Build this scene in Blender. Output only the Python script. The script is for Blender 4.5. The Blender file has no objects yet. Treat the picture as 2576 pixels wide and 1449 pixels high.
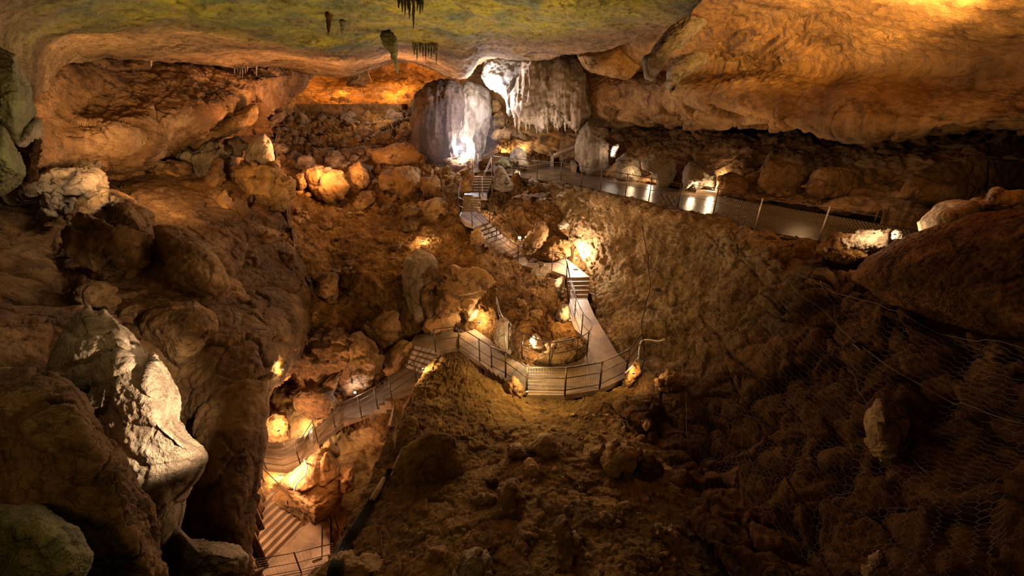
import bpy, math, random
import numpy as np
from mathutils import Vector

random.seed(7)
SC = bpy.context.scene
COL = SC.collection

# ------------------------------------------------------------------ camera, world, exposure
FPX, PITCH, CZ = 1010.0, math.radians(25.1), 15.0
SN, CS = math.sin(PITCH), math.cos(PITCH)
cam = bpy.data.cameras.new('camera')
cam.sensor_width = 36.0
cam.lens = 36.0 * FPX / 2576.0
cam.clip_start, cam.clip_end = 0.05, 200
camo = bpy.data.objects.new('camera', cam)
camo.location = (0, 0, CZ)
camo.rotation_euler = (math.pi / 2 - PITCH, 0, 0)
COL.objects.link(camo)
SC.camera = camo
w = bpy.data.worlds.new('world')
w.use_nodes = True
w.node_tree.nodes['Background'].inputs[0].default_value = (1.0, 0.48, 0.15, 1)
w.node_tree.nodes['Background'].inputs[1].default_value = 0.0
SC.world = w
SC.view_settings.view_transform = 'Standard'
SC.view_settings.look = 'None'
SC.view_settings.exposure = 0.0
SC.view_settings.gamma = 1.0
SC.view_settings.use_curve_mapping = False
SC.cycles.use_denoising = True
SC.cycles.max_bounces = 3
SC.cycles.diffuse_bounces = 2
SC.cycles.glossy_bounces = 1
SC.cycles.use_adaptive_sampling = True
SC.cycles.adaptive_threshold = .1
SC.cycles.sample_clamp_indirect = 3.0
SC.cycles.caustics_reflective = False
SC.cycles.caustics_refractive = False


# a point of the place: along the sight line of a measured point of the photograph, t metres deep; t < 0 gives the height below the lens instead
def W(u, v, t):
    a, b = (u - 1288.0) / FPX, (724.5 - v) / FPX
    if t < 0:
        t = t / (-SN + b * CS)
    return np.array([t * a, t * (CS + b * SN), CZ + t * (-SN + b * CS)])


def WA(A):
    A = np.asarray(A, float)
    u, v, t = A[..., 0], A[..., 1], A[..., 2].copy()
    a, b = (u - 1288.0) / FPX, (724.5 - v) / FPX
    zz = -SN + b * CS
    t = np.where(t < 0, t / zz, t)
    return np.stack([t * a, t * (CS + b * SN), CZ + t * zz], -1)


def project(P):
    d = P - np.array([0, 0, CZ])
    t = d[..., 1] * CS - d[..., 2] * SN
    b = (d[..., 1] * SN + d[..., 2] * CS) / t
    return 1288 + FPX * d[..., 0] / t, 724.5 - FPX * b, t


# ------------------------------------------------------------------ cave lamps and added fill lights (no housings; the visible lamps come later)
WARM, AMBER, ORANGE, PINK, WHITE = (1, .66, .33), (1, .56, .2), (1, .4, .07), (1, .74, .56), (.95, .93, 1)


def lamp(u, v, t, watt, col=WARM, rad=.08, spot=None, aim=None, off=(0, 0, 0), blend=.6, aimv=None):  # bare light; serves inferred cave lamps and added fills alike
    L = bpy.data.lights.new('cave_or_fill_light', 'SPOT' if spot else 'POINT')
    L.energy, L.color, L.shadow_soft_size = watt, col, rad
    o = bpy.data.objects.new('cave_or_fill_light', L)
    p = W(u, v, t) + np.array(off)
    o.location = p
    if spot:
        L.spot_size, L.spot_blend = math.radians(spot), blend
        q = Vector(aimv) if aimv else Vector(W(*aim)) - Vector(p)
        o.rotation_euler = q.to_track_quat('-Z', 'Y').to_euler()
    COL.objects.link(o)
    return o


# floods for the walls and the roof, with fill lights added among them
lamp(1288, 724, .01, 215, (1, .62, .18), .3, off=(-2.5, -1.0, 1.5))         # fill added beside the viewpoint to lift the near ground
lamp(1300, 860, 12.0, 40, AMBER, .5, off=(0, 0, 1.6))  # added fill above the loop path, without a fitting
lamp(2760, 60, 6.0, 2900, (1, .58, .16), .2, spot=80, aimv=(2, 7, 4.6), blend=.4)
lamp(2330, 190, 8.8, 6000, (1, .58, .17), .25, spot=84, aimv=(.6, 6.4, 5.0), blend=.4)
lamp(2330, 260, 9.0, 330, (1, .56, .17), .25, spot=140, aim=(2060, 200, 14))
lamp(1850, 420, 17, 60, (1, .5, .15), .3, spot=130, aim=(1900, 230, 17))
lamp(2060, 430, 16.0, 50, (1, .58, .25), .3)  # dim fill added to open up the recess
lamp(1250, 420, 13, 800, (1, .74, .28), .5, spot=140, aim=(1150, 40, 11.5))
lamp(620, 470, 11, 430, (1, .76, .3), .5, spot=140, aim=(600, 80, 12))
lamp(1040, 255, 23.5, 700, (1, .48, .2), .4, spot=130, aim=(1060, 130, 23))  # orange fill added to redden the roof lip
lamp(420, 470, 12.0, 1750, (1, .58, .23), .4, spot=105, aim=(400, 270, 16))
lamp(850, 430, 20.5, 3600, (1, .48, .19), .4, spot=130, aim=(700, 200, 24))
lamp(940, 205, 33, 900, PINK, .3)
lamp(850, 200, 41, 700, ORANGE, .3)
lamp(985, 196, 41, 1200, ORANGE, .3)
lamp(150, 320, 4.6, 55, (1, .85, .45), .2)  # small fill added for the near rock column
lamp(260, 1230, 3.0, 5, (.95, .9, .4), .2)  # tiny fill added for the nearest boulder
lamp(800, 420, 22, 330, (1, .56, .28), .4, off=(0, 0, 1))  # fill added over the rubble
lamp(1120, 560, 18.5, 190, (1, .58, .22), .4, off=(0, 0, 1))  # fill added over the middle of the slope
lamp(900, 500, 20.5, 130, (1, .54, .18), .4, off=(0, 0, 1))  # another slope fill, added higher up
lamp(1440, 540, 18.0, 300, (1, .66, .36), .3, off=(0, 0, 1))  # added to brighten the cliff under the walkway
lamp(1500, 800, 16.4, 30, (1, .6, .24), .2, off=(0, 0, 1.0))  # low fill added for the cliff along the path
lamp(200, 470, 11.6, 90, (1, .78, .5), .2, off=(0, 0, .2))  # added to brighten the pale ledge rocks
lamp(480, 760, 9.3, 7, (1, .62, .2), .3, off=(0, 0, 1))
# flowstone, curtain
lamp(1222, 226, 25.7, 900, WHITE, .15)
lamp(1340, 350, 24.0, 360, (1, .82, .7), .2)
# pit
lamp(820, 1230, 12.8, 80, (1, .46, .2), .2, off=(0, 0, 1))
lamp(700, 1250, 13.4, 1000, (1, .58, .34), .2, off=(0, 0, 1.2))
lamp(650, 1040, 5.4, 1500, (1, .78, .54), .06, spot=52, aim=(365, 1040, 6.6), blend=.5)
lamp(545, 1120, 7.5, 320, (1, .76, .5), .06, spot=110, aim=(390, 1040, 6.8))


# ------------------------------------------------------------------ noise
def _h(i, j, k, s):
    with np.errstate(over='ignore'):
        n = (i.astype(np.uint32) * np.uint32(374761393) + j.astype(np.uint32) * np.uint32(668265263)
             + k.astype(np.uint32) * np.uint32(2246822519) + np.uint32(s * 3266489917 & 0xffffffff))
        n = (n ^ (n >> np.uint32(13))) * np.uint32(1274126177)
        n = (n ^ (n >> np.uint32(15))) * np.uint32(2654435761)
    return n ^ (n >> np.uint32(16))


def pn(P, s=0):
    P = np.asarray(P, np.float32)
    I = np.floor(P).astype(np.int64)
    f = P - I
    q = f * f * f * (f * (f * 6 - 15) + 10)
    out = np.zeros(len(P), np.float32)
    for dx in (0, 1):
        wx = q[:, 0] if dx else 1 - q[:, 0]
        for dy in (0, 1):
            wy = q[:, 1] if dy else 1 - q[:, 1]
            for dz in (0, 1):
                wz = q[:, 2] if dz else 1 - q[:, 2]
                h = _h(I[:, 0] + dx, I[:, 1] + dy, I[:, 2] + dz, s)
                gx = (h & np.uint32(1023)).astype(np.float32) / 511.5 - 1
                gy = ((h >> np.uint32(10)) & np.uint32(1023)).astype(np.float32) / 511.5 - 1
                gz = ((h >> np.uint32(20)) & np.uint32(1023)).astype(np.float32) / 511.5 - 1
                out += wx * wy * wz * (gx * (f[:, 0] - dx) + gy * (f[:, 1] - dy) + gz * (f[:, 2] - dz))
    return out * 1.3


def fbm(P, scale, octv, s=0, gain=.5, ridged=False):
    a, tot, out, f = 1.0, 0.0, 0, scale
    for o in range(octv):
        n = pn(P * f + 17.3 * o, s + o)
        if ridged:
            n = .5 - np.abs(n) * 1.6
        out = out + a * n
        tot += a
        a *= gain
        f *= 2.03
    return out / tot


def facet(P, scale, s=0, slope=.7, crack=.25):
    """blocky rock: every cell a tilted plane of its own, a groove where two meet"""
    Q = np.asarray(P * scale, np.float32)
    Q = Q + .35 * np.stack([pn(Q * .9, s + 31), pn(Q * .9, s + 32), pn(Q * .9, s + 33)], 1)
    I = np.floor(Q).astype(np.int64)
    d1 = np.full(len(Q), 9., np.float32)
    d2 = d1.copy()
    val = np.zeros(len(Q), np.float32)
    for dx in (-1, 0, 1):
        for dy in (-1, 0, 1):
            for dz in (-1, 0, 1):
                c = I + np.array([dx, dy, dz])
                h = _h(c[:, 0], c[:, 1], c[:, 2], s)
                r = np.stack([(h & np.uint32(1023)), (h >> np.uint32(10)) & np.uint32(1023), (h >> np.uint32(20)) & np.uint32(1023)], 1).astype(np.float32) / 1023
                df = Q - (c + r)
                d = np.sqrt((df * df).sum(1))
                h2 = _h(c[:, 0], c[:, 1], c[:, 2], s + 77)
                g = np.stack([(h2 & np.uint32(1023)), (h2 >> np.uint32(10)) & np.uint32(1023), (h2 >> np.uint32(20)) & np.uint32(1023)], 1).astype(np.float32) / 511.5 - 1
                vv = (g * df).sum(1) * slope + (g[:, 0] + g[:, 1]) * .28
                nw = d < d1
                d2 = np.where(nw, d1, np.minimum(d2, d))
                val = np.where(nw, vv, val)
                d1 = np.where(nw, d, d1)
    e = np.clip((d2 - d1) / .16, 0, 1)
    return val - crack * (1 - e) ** 2


# displacement in metres for each kind of rock; P in metres
def disp(P, style, k, s, px):
    if style == 'smooth':       # water-worn wall
        d = .55 * fbm(P, .22, 2, s) + .10 * fbm(P, 1.1, 3, s + 5, ridged=True) + .05 * facet(P, .9, s + 3, .5, .3)
    elif style == 'ceiling':
        d = .35 * fbm(P * [1, 1, 2], .3, 2, s) + .12 * fbm(P, .9, 5, s + 5, .62, True) + .06 * facet(P, 1.3, s + 8, .8, .5)
    elif style == 'crag':
        Q = P + .3 * np.stack([pn(P * .6, s + 1), pn(P * .6, s + 2), pn(P * .6, s + 3)], 1)
        d = .5 * facet(Q, .33, s, .8, .35) + .22 * facet(Q, .95, s + 9, .8, .4) + .11 * fbm(P, 1.4, 4, s + 4, .55, True)
    elif style == 'earth':
        d = .3 * fbm(P, .4, 3, s) + .12 * fbm(P, 1.5, 4, s + 3, .6, True) + .07 * facet(P, 1.9, s + 6, .9, .4) + .035 * facet(P, 5, s + 7, .9, .4)
    elif style == 'wallflute':  # smooth wall with a set of old dripstone ribs
        g = np.clip(1.3 - np.linalg.norm((P - W(1930, 100, 17)) / [2.6, 4.5, 1.5], axis=1), 0, 1)
        Q = P * [1.3, .12, .10] + .08 * np.stack([pn(P * .7, s + 1)] * 3, 1)
        d = .55 * fbm(P, .22, 2, s) + .10 * fbm(P, 1.1, 3, s + 5, ridged=True) + .06 * facet(P, .9, s + 3, .5, .3) + g * .6 * fbm(Q, 2.1, 2, s + 8, .5, True)
        h = np.clip((CZ - .1 - P[:, 2]) / .5, 0, 1) * np.clip((P[:, 2] - CZ + 2.2) / .6, 0, 1)
        d = d + h * .35 * facet(P + .3 * np.stack([pn(P, s + 61)] * 3, 1), .75, s + 60, .9, .25)
    elif style == 'net':
        d = .45 * facet(P, .55, s, .8, .5) + .25 * facet(P, 1.5, s + 9, .8, .5) + .14 * fbm(P, 2, 4, s + 4, .6, True)
    elif style == 'slope':      # earth slope, blocky where it is far up
        far = np.clip((P[:, 1] - 20.5) / 3.5, 0, 1)
        d = .3 * fbm(P, .4, 3, s) + .14 * fbm(P, 1.5, 4, s + 3, .6, True) + .10 * facet(P, 1.9, s + 6, .9, .4) + .04 * facet(P, 5, s + 7, .9, .4)
        d = d + far * (.27 * facet(P, .75, s + 11, 1.0, .3) + .2 * facet(P, 1.7, s + 12, 1.0, .4))
    elif style == 'overhang':   # mottled wall with hollows
        Q = P + .4 * np.stack([pn(P * .5, s + 1), pn(P * .5, s + 2), pn(P * .5, s + 3)], 1)
        d = .6 * fbm(P, .22, 2, s) + .22 * facet(Q, .55, s + 3, .8, .25) + .13 * fbm(Q, 1.0, 4, s + 5, .6, True) + .07 * facet(Q, 1.8, s + 8, .9, .4)
    elif style == 'cliff':
        m = sand(P)
        net = .45 * facet(P, .55, s, .8, .5) + .25 * facet(P, 1.5, s + 9, .8, .5) + .14 * fbm(P, 2, 4, s + 4, .6, True)
        run = fbm(P * [1.6, 1.6, .4], 1.0, 4, s + 21, .6, True)
        er = .4 * fbm(P, .4, 3, s + 20) + .22 * run + .12 * fbm(P, 2.2, 5, s + 23, .65, True) + .1 * facet(P, 2.2, s + 26, .9, .4)
        d = m * er + (1 - m) * net
    elif style == 'flute':      # draped flowstone: folds run down
        Q = P * [1.15, .25, .10] + .1 * np.stack([pn(P * .8, s + 1)] * 3, 1)
        d = .30 * fbm(Q, 1.0, 2, s) + .20 * fbm(Q, 2.6, 2, s + 3, .5, True) + .05 * fbm(P, 3.5, 3, s + 4)
    elif style == 'block':      # single boulder
        Q = P + .12 * np.stack([pn(P * 1.3, s + 1), pn(P * 1.3, s + 2), pn(P * 1.3, s + 3)], 1)
        d = .40 * facet(Q, .8, s, 1.0, .1) + .13 * facet(Q, 2.1, s + 9, 1.0, .25) + .09 * fbm(P, 2.2, 5, s + 4, .62, True)
    elif style == 'round':
        d = .24 * fbm(P, .7, 3, s) + .08 * fbm(P, 2.2, 5, s + 4, .62, True) + .07 * facet(P, 1.5, s + 9, .8, .3)
    fine = .012 * px * fbm(P, 1.0 / (px * .012) / 9, 3, s + 40, .6)
    return k * d + 3.2 * fine


# ------------------------------------------------------------------ objects
def tag(o, label=None, cat=None, group=None, kind=None):
    for k_, v_ in (('label', label), ('category', cat), ('group', group), ('kind', kind)):
        if v_:
            o[k_] = v_
    return o


def empty(name, loc, label=None, cat=None, group=None):
    o = bpy.data.objects.new(name, None)
    o.location = loc
    o.empty_display_size = .1
    COL.objects.link(o)
    return tag(o, label, cat, group)


def mesh(name, V, Fc, mat, parent=None, smooth=True, origin=None):
    V = np.asarray(V, np.float32)
    if parent is not None:
        org = np.array(parent.location) if origin is None else np.asarray(origin)
    else:
        org = np.asarray(origin if origin is not None else [V[:, 0].mean(), V[:, 1].mean(), V[:, 2].min()])
    me = bpy.data.meshes.new(name)
    Vl = (V - org).astype(np.float32)
    me.vertices.add(len(Vl))
    me.vertices.foreach_set('co', Vl.ravel())
    if isinstance(Fc, np.ndarray):
        n, m = Fc.shape
        me.loops.add(n * m)
        me.loops.foreach_set('vertex_index', Fc.astype(np.int32).ravel())
        me.polygons.add(n)
        me.polygons.foreach_set('loop_start', np.arange(0, n * m, m, dtype=np.int32))
        me.polygons.foreach_set('loop_total', np.full(n, m, np.int32))
    else:
        me.loops.add(sum(len(f) for f in Fc))
        me.loops.foreach_set('vertex_index', np.array([i for f in Fc for i in f], np.int32))
        me.polygons.add(len(Fc))
        tot = np.array([len(f) for f in Fc], np.int32)
        me.polygons.foreach_set('loop_start', np.concatenate([[0], np.cumsum(tot)[:-1]]).astype(np.int32))
        me.polygons.foreach_set('loop_total', tot)
    me.polygons.foreach_set('use_smooth', np.full(len(Fc), smooth, bool))
    me.update(calc_edges=True)
    me.validate()
    if mat is not None:
        me.materials.append(mat)
    o = bpy.data.objects.new(name, me)
    COL.objects.link(o)
    if parent is not None:
        o.parent = parent
    else:
        o.location = org
    return o


class MB:
    def __init__(s):
        s.v, s.f, s.n = [], [], 0

    def add(s, V, Fc):
        s.v.append(np.asarray(V, float))
        s.f += [[i + s.n for i in f] for f in Fc]
        s.n += len(V)
        return s

    def tube(s, pts, r, n=6, cap=True):
        pts = np.asarray(pts, float)
        m = len(pts)
        r = np.broadcast_to(np.asarray(r, float), (m,))
        T = np.gradient(pts, axis=0)
        T /= np.linalg.norm(T, axis=1)[:, None] + 1e-9
        ref = np.array([0, 0, 1.]) if abs(T[0][2]) < .9 else np.array([1., 0, 0])
        V = []
        for i in range(m):
            x = np.cross(T[i], ref)
            x /= np.linalg.norm(x) + 1e-9
            y = np.cross(T[i], x)
            ref = np.cross(x, T[i])
            for k in range(n):
                a = 2 * math.pi * k / n
                V.append(pts[i] + r[i] * (math.cos(a) * x + math.sin(a) * y))
        Fc = [[i * n + k, i * n + (k + 1) % n, (i + 1) * n + (k + 1) % n, (i + 1) * n + k] for i in range(m - 1) for k in range(n)]
        if cap:
            Fc += [list(range(n))[::-1], [(m - 1) * n + k for k in range(n)]]
        return s.add(V, Fc)

    def prism(s, poly, z0=None, thick=.2):
        """poly: 3D points of the top face; goes straight down by thick"""
        P = np.asarray(poly, float)
        n = len(P)
        Q = P - [0, 0, thick]
        return s.add(np.vstack([P, Q]), [list(range(n)), [n + i for i in range(n)][::-1]] + [[i, i + n, (i + 1) % n + n, (i + 1) % n] for i in range(n)])

    def box(s, c, x, y, z):
        c, x, y, z = map(np.asarray, (c, x, y, z))
        V = [c + i * x + j * y + k * z for i in (-.5, .5) for j in (-.5, .5) for k in (-.5, .5)]
        return s.add(V, [[0, 1, 3, 2], [4, 6, 7, 5], [0, 4, 5, 1], [2, 3, 7, 6], [0, 2, 6, 4], [1, 5, 7, 3]])

    def build(s, name, mat, parent=None, smooth=False, origin=None):
        return mesh(name, np.vstack(s.v), s.f, mat, parent, smooth, origin)


# ------------------------------------------------------------------ materials
def ramp(nt, stops):
    r = nt.nodes.new('ShaderNodeValToRGB')
    e = r.color_ramp.elements
    while len(e) < len(stops):
        e.new(.5)
    for k_, (p, c) in enumerate(stops):
        e[k_].position = p
        e[k_].color = (*c, 1)
    return r


def rockmat(name, cols, rough=.8, scale=.9, bump=.7, spots=.45, spec=.25, tint=None, streak=False, clay=None, crack=.75):
    """mottled stone; cols dark, mid, light; tint = (attribute, colour a, colour b) for a second colour on the stone"""
    m = bpy.data.materials.new(name)
    m.use_nodes = True
    nt = m.node_tree
    N, Lk = nt.nodes, nt.links
    bs = N['Principled BSDF']
    bs.inputs['Roughness'].default_value = rough
    bs.inputs['Specular IOR Level'].default_value = spec
    geo = N.new('ShaderNodeNewGeometry')
    pos = geo.outputs['Position']
    if streak:
        mp = N.new('ShaderNodeMapping')
        mp.inputs['Scale'].default_value = (1.6, 1.6, .16)
        Lk.new(pos, mp.inputs[0])
        pos = mp.outputs[0]

    def noise(sc, det, ro=.6, vec=pos, dist=0.):
        n = N.new('ShaderNodeTexNoise')
        n.inputs['Scale'].default_value = sc
        n.inputs['Detail'].default_value = det
        n.inputs['Roughness'].default_value = ro
        n.inputs['Distortion'].default_value = dist
        Lk.new(vec, n.inputs['Vector'])
        return n.outputs[0]

    def mix(fac, a, b, mode='MIX'):
        x = N.new('ShaderNodeMix')
        x.data_type = 'RGBA'
        x.blend_type = mode
        for sck, val in ((0, fac), (6, a), (7, b)):
            if isinstance(val, (int, float)):
                x.inputs[sck].default_value = val
            elif isinstance(val, tuple):
                x.inputs[sck].default_value = (*val, 1)
            else:
                Lk.new(val, x.inputs[sck])
        return x.outputs[2]
    r = ramp(nt, [(.32, cols[0]), (.5, cols[1]), (.68, cols[2])])
    Lk.new(noise(scale, 6, .62, dist=.6), r.inputs[0])
    r2 = ramp(nt, [(.38, (.45, .42, .4)), (.62, (1.25, 1.25, 1.25))])
    Lk.new(noise(scale * .28, 3, .6, dist=1.0), r2.inputs[0])
    c = mix(.75, r.outputs[0], r2.outputs[0], 'MULTIPLY')
    r3 = ramp(nt, [(.36, (.25, .22, .2)), (.52, (1, 1, 1))])
    Lk.new(noise(scale * 6.5, 4, .7, geo.outputs['Position']), r3.inputs[0])
    c = mix(spots, c, r3.outputs[0], 'MULTIPLY')
    if clay:
        r5 = ramp(nt, [(.5, (0, 0, 0)), (.62, (1, 1, 1))])
        Lk.new(noise(scale * .55, 4, .65, geo.outputs['Position'], .8), r5.inputs[0])
        c = mix(r5.outputs[0], c, clay)
    if tint:
        at = N.new('ShaderNodeAttribute')
        at.attribute_name = tint[0]
        r4 = ramp(nt, [(.36, tint[1]), (.5, tint[2]), (.64, tint[3])])
        Lk.new(noise(.55, 5, .6, geo.outputs['Position'], .7), r4.inputs[0])
        gmul = N.new('ShaderNodeMath')
        gmul.operation = 'MULTIPLY'
        r6 = ramp(nt, [(.30, (.25, .25, .25)), (.55, (1, 1, 1))])
        Lk.new(noise(1.6, 4, .65, geo.outputs['Position'], .5), r6.inputs[0])
        Lk.new(at.outputs['Fac'], gmul.inputs[0])
        Lk.new(r6.outputs[0], gmul.inputs[1])
        g2 = mix(spots * .8, r4.outputs[0], r3.outputs[0], 'MULTIPLY')
        c = mix(gmul.outputs[0], c, g2)
    # hairline cracks, here and there
    nv = N.new('ShaderNodeTexNoise')
    nv.inputs['Scale'].default_value = 1.3
    nv.inputs['Detail'].default_value = 3
    Lk.new(geo.outputs['Position'], nv.inputs['Vector'])
    vm = N.new('ShaderNodeVectorMath')
    vm.operation = 'MULTIPLY_ADD'
    vm.inputs[1].default_value = (1.5, 1.5, 1.5)
    Lk.new(nv.outputs['Color'], vm.inputs[0])
    Lk.new(pos, vm.inputs[2])
    vo = N.new('ShaderNodeTexVoronoi')
    vo.feature = 'DISTANCE_TO_EDGE'
    vo.inputs['Scale'].default_value = crack
    Lk.new(vm.outputs[0], vo.inputs['Vector'])
    rc = ramp(nt, [(0, (0, 0, 0)), (.045, (1, 1, 1))])
    Lk.new(vo.outputs['Distance'], rc.inputs[0])
    rm = ramp(nt, [(.52, (1, 1, 1)), (.66, (0, 0, 0))])
    Lk.new(noise(.55, 2, .6, geo.outputs['Position'], .5), rm.inputs[0])
    ck = mix(1.0, rc.outputs[0], rm.outputs[0], 'LIGHTEN')
    c = mix(.62, c, ck, 'MULTIPLY')
    Lk.new(c, bs.inputs['Base Color'])
    b0 = N.new('ShaderNodeBump')
    b0.inputs['Strength'].default_value = min(1, bump)
    b0.inputs['Distance'].default_value = .06
    Lk.new(ck, b0.inputs['Height'])
    b1 = N.new('ShaderNodeBump')
    b1.inputs['Strength'].default_value = bump
    b1.inputs['Distance'].default_value = .2
    Lk.new(noise(4.5, 6, .68, pos), b1.inputs['Height'])
    Lk.new(b0.outputs[0], b1.inputs['Normal'])
    b2 = N.new('ShaderNodeBump')
    b2.inputs['Strength'].default_value = bump * .7
    b2.inputs['Distance'].default_value = .05
    Lk.new(noise(26, 4, .7, geo.outputs['Position']), b2.inputs['Height'])
    Lk.new(b1.outputs[0], b2.inputs['Normal'])
    Lk.new(b2.outputs[0], bs.inputs['Normal'])
    return m


def plain(name, col, rough=.5, metal=0., emit=None, spec=.5, var=.25):
    m = bpy.data.materials.new(name)
    m.use_nodes = True
    nt = m.node_tree
    b = nt.nodes['Principled BSDF']
    b.inputs['Roughness'].default_value = rough
    b.inputs['Metallic'].default_value = metal
    b.inputs['Specular IOR Level'].default_value = spec
    geo = nt.nodes.new('ShaderNodeNewGeometry')
    n = nt.nodes.new('ShaderNodeTexNoise')
    n.inputs['Scale'].default_value = 9
    n.inputs['Detail'].default_value = 6
    nt.links.new(geo.outputs['Position'], n.inputs['Vector'])
    r = ramp(nt, [(.3, tuple(x * (1 - var) for x in col)), (.7, tuple(min(1, x * (1 + var)) for x in col))])
    nt.links.new(n.outputs[0], r.inputs[0])
    nt.links.new(r.outputs[0], b.inputs['Base Color'])
    if emit:
        b.inputs['Emission Color'].default_value = (*emit[0], 1)
        b.inputs['Emission Strength'].default_value = emit[1]
    return m


M = {}
M['ochre'] = rockmat('ochre_rock', [(.20, .10, .035), (.36, .20, .075), (.50, .31, .14)], clay=(.42, .22, .07))
M['brown'] = rockmat('brown_rock', [(.13, .062, .022), (.25, .13, .048), (.36, .21, .09)], spots=.6)
M['earth'] = rockmat('red_earth', [(.15, .068, .02), (.27, .135, .04), (.38, .21, .075)], rough=.95, scale=1.7, spots=.65, bump=.9, spec=.1)
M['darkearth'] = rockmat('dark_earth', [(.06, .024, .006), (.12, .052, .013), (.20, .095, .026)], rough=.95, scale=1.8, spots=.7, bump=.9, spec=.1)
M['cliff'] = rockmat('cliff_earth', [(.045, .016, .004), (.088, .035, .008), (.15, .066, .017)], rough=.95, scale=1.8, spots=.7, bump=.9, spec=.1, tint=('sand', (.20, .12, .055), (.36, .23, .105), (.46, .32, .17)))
M['umber'] = rockmat('umber_stone', [(.09, .055, .04), (.16, .10, .07), (.24, .16, .115)], spots=.5, streak=True)
M['clay'] = rockmat('olive_clay', [(.11, .056, .016), (.20, .108, .033), (.28, .165, .06)], rough=.95, scale=1.3, spots=.55, bump=.8, spec=.1)
M['rubble'] = rockmat('rubble_stone', [(.14, .085, .05), (.25, .16, .10), (.36, .25, .16)], spots=.6)
M['wall'] = rockmat('wall_stone', [(.24, .12, .04), (.38, .20, .07), (.50, .29, .12)], scale=.5, spots=.5, bump=.9, crack=.4)
M['leftwall'] = rockmat('mottled_wall_stone', [(.13, .065, .022), (.33, .175, .07), (.52, .31, .16)], scale=.6, spots=.5, bump=.9, clay=(.19, .085, .025))
M['pale'] = rockmat('pale_limestone', [(.34, .235, .15), (.52, .38, .25), (.66, .51, .36)], spots=.4, bump=.9)
M['grey'] = rockmat('grey_brown_stone', [(.16, .115, .075), (.29, .22, .15), (.40, .32, .22)], spots=.5)
M['mossy'] = rockmat('green_stained_stone', [(.13, .11, .045), (.23, .20, .09), (.33, .28, .15)], spots=.5)
M['ceiling'] = rockmat('tinted_ceiling', [(.17, .10, .045), (.36, .22, .10), (.52, .33, .17)], scale=.7, spots=.65, bump=1.0, crack=.45,
                       tint=('roof_tint', (.13, .15, .10), (.27, .25, .06), (.46, .38, .022)))
M['flow'] = rockmat('striped_flowstone', [(.16, .10, .06), (.42, .31, .21), (.62, .52, .42)], rough=.55, scale=1.3, spots=.25, streak=True, spec=.5)
M['calcite'] = rockmat('white_calcite', [(.55, .48, .42), (.74, .68, .6), (.82, .78, .72)], rough=.5, scale=.9, spots=.25, spec=.5)
M['concrete'] = rockmat('path_concrete', [(.20, .125, .068), (.27, .175, .098), (.34, .23, .135)], rough=.5, scale=1.6, spots=.25, bump=.12, spec=.45, crack=.01)
M['wetpath'] = rockmat('damp_walkway', [(.055, .033, .016), (.085, .053, .026), (.12, .077, .04)], rough=.3, scale=1.6, spots=.2, bump=.12, spec=.6, crack=.01)
M['iron'] = plain('dark_rail_metal', (.075, .048, .03), .45, .6)
M['galv'] = plain('galvanised_post', (.5, .42, .34), .45, .5)
M['wire'] = plain('fence_wire', (.30, .24, .17), .5, .5)
M['netwire'] = plain('netting_wire', (.10, .07, .035), .8, .1, spec=.2)
M['cable'] = plain('black_cable', (.010, .008, .006), .9, spec=.1)
M['pipe'] = plain('white_conduit', (.6, .52, .42), .5)
mh = bpy.data.materials.new('damp_haze')
mh.use_nodes = True
mh.node_tree.nodes.remove(mh.node_tree.nodes['Principled BSDF'])
vs_ = mh.node_tree.nodes.new('ShaderNodeVolumeScatter')
vs_.inputs['Density'].default_value = .018
vs_.inputs['Color'].default_value = (.92, .9, 1, 1)
mh.node_tree.links.new(vs_.outputs[0], mh.node_tree.nodes['Material Output'].inputs['Volume'])
M['haze'] = mh
M['mudpipe'] = plain('muddy_pipe', (.30, .20, .085), .8, spec=.2)
M['housing'] = plain('lamp_housing', (.04, .035, .03), .5, .4)
M['lens_warm'] = plain('lamp_lens_warm', (.9, .8, .6), .3, 0, ((1, .72, .38), 30))
M['lens_white'] = plain('lamp_lens_white', (.9, .9, .9), .3, 0, ((1, .95, .95), 40))


# ------------------------------------------------------------------ rock surfaces
ZB = np.full((260, 460), 1e9)          # nearest rock surface seen along each sight line, to set things down on


def zb_add(P):
    u, v, t = project(P)
    i, j = ((v + 40) / 6).astype(int), ((u + 80) / 6).astype(int)
    ok = (t > .3) & (i >= 0) & (i < 260) & (j >= 0) & (j < 460)
    np.minimum.at(ZB, (i[ok], j[ok]), t[ok])


def ground(u, v, r=1):
    i, j = int((v + 40) / 6), int((u + 80) / 6)
    z = ZB[max(0, i - r):i + r + 1, max(0, j - r):j + r + 1]
    z = z[z < 1e8]
    return float(np.median(z)) if len(z) else 15.


def crom(A, n):
    """Catmull-Rom along axis 0 of A to n samples"""
    A = np.asarray(A, float)
    m = len(A)
    x = np.linspace(0, m - 1, n)
    i = np.clip(x.astype(int), 0, m - 2)
    f = (x - i).reshape(-1, *([1] * (A.ndim - 1)))
    Ap = np.concatenate([[2 * A[0] - A[1]], A, [2 * A[-1] - A[-2]]])
    a, b, c, d = Ap[i], Ap[i + 1], Ap[i + 2], Ap[i + 3]
    return .5 * (2 * b + (c - a) * f + (2 * a - 5 * b + 4 * c - d) * f * f + (3 * b - a - 3 * c + d) * f ** 3)


def gridnormals(G):
    du, dv = np.gradient(G, axis=1), np.gradient(G, axis=0)
    n = np.cross(du, dv)
    n /= np.linalg.norm(n, axis=2)[..., None] + 1e-9
    return n


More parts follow.
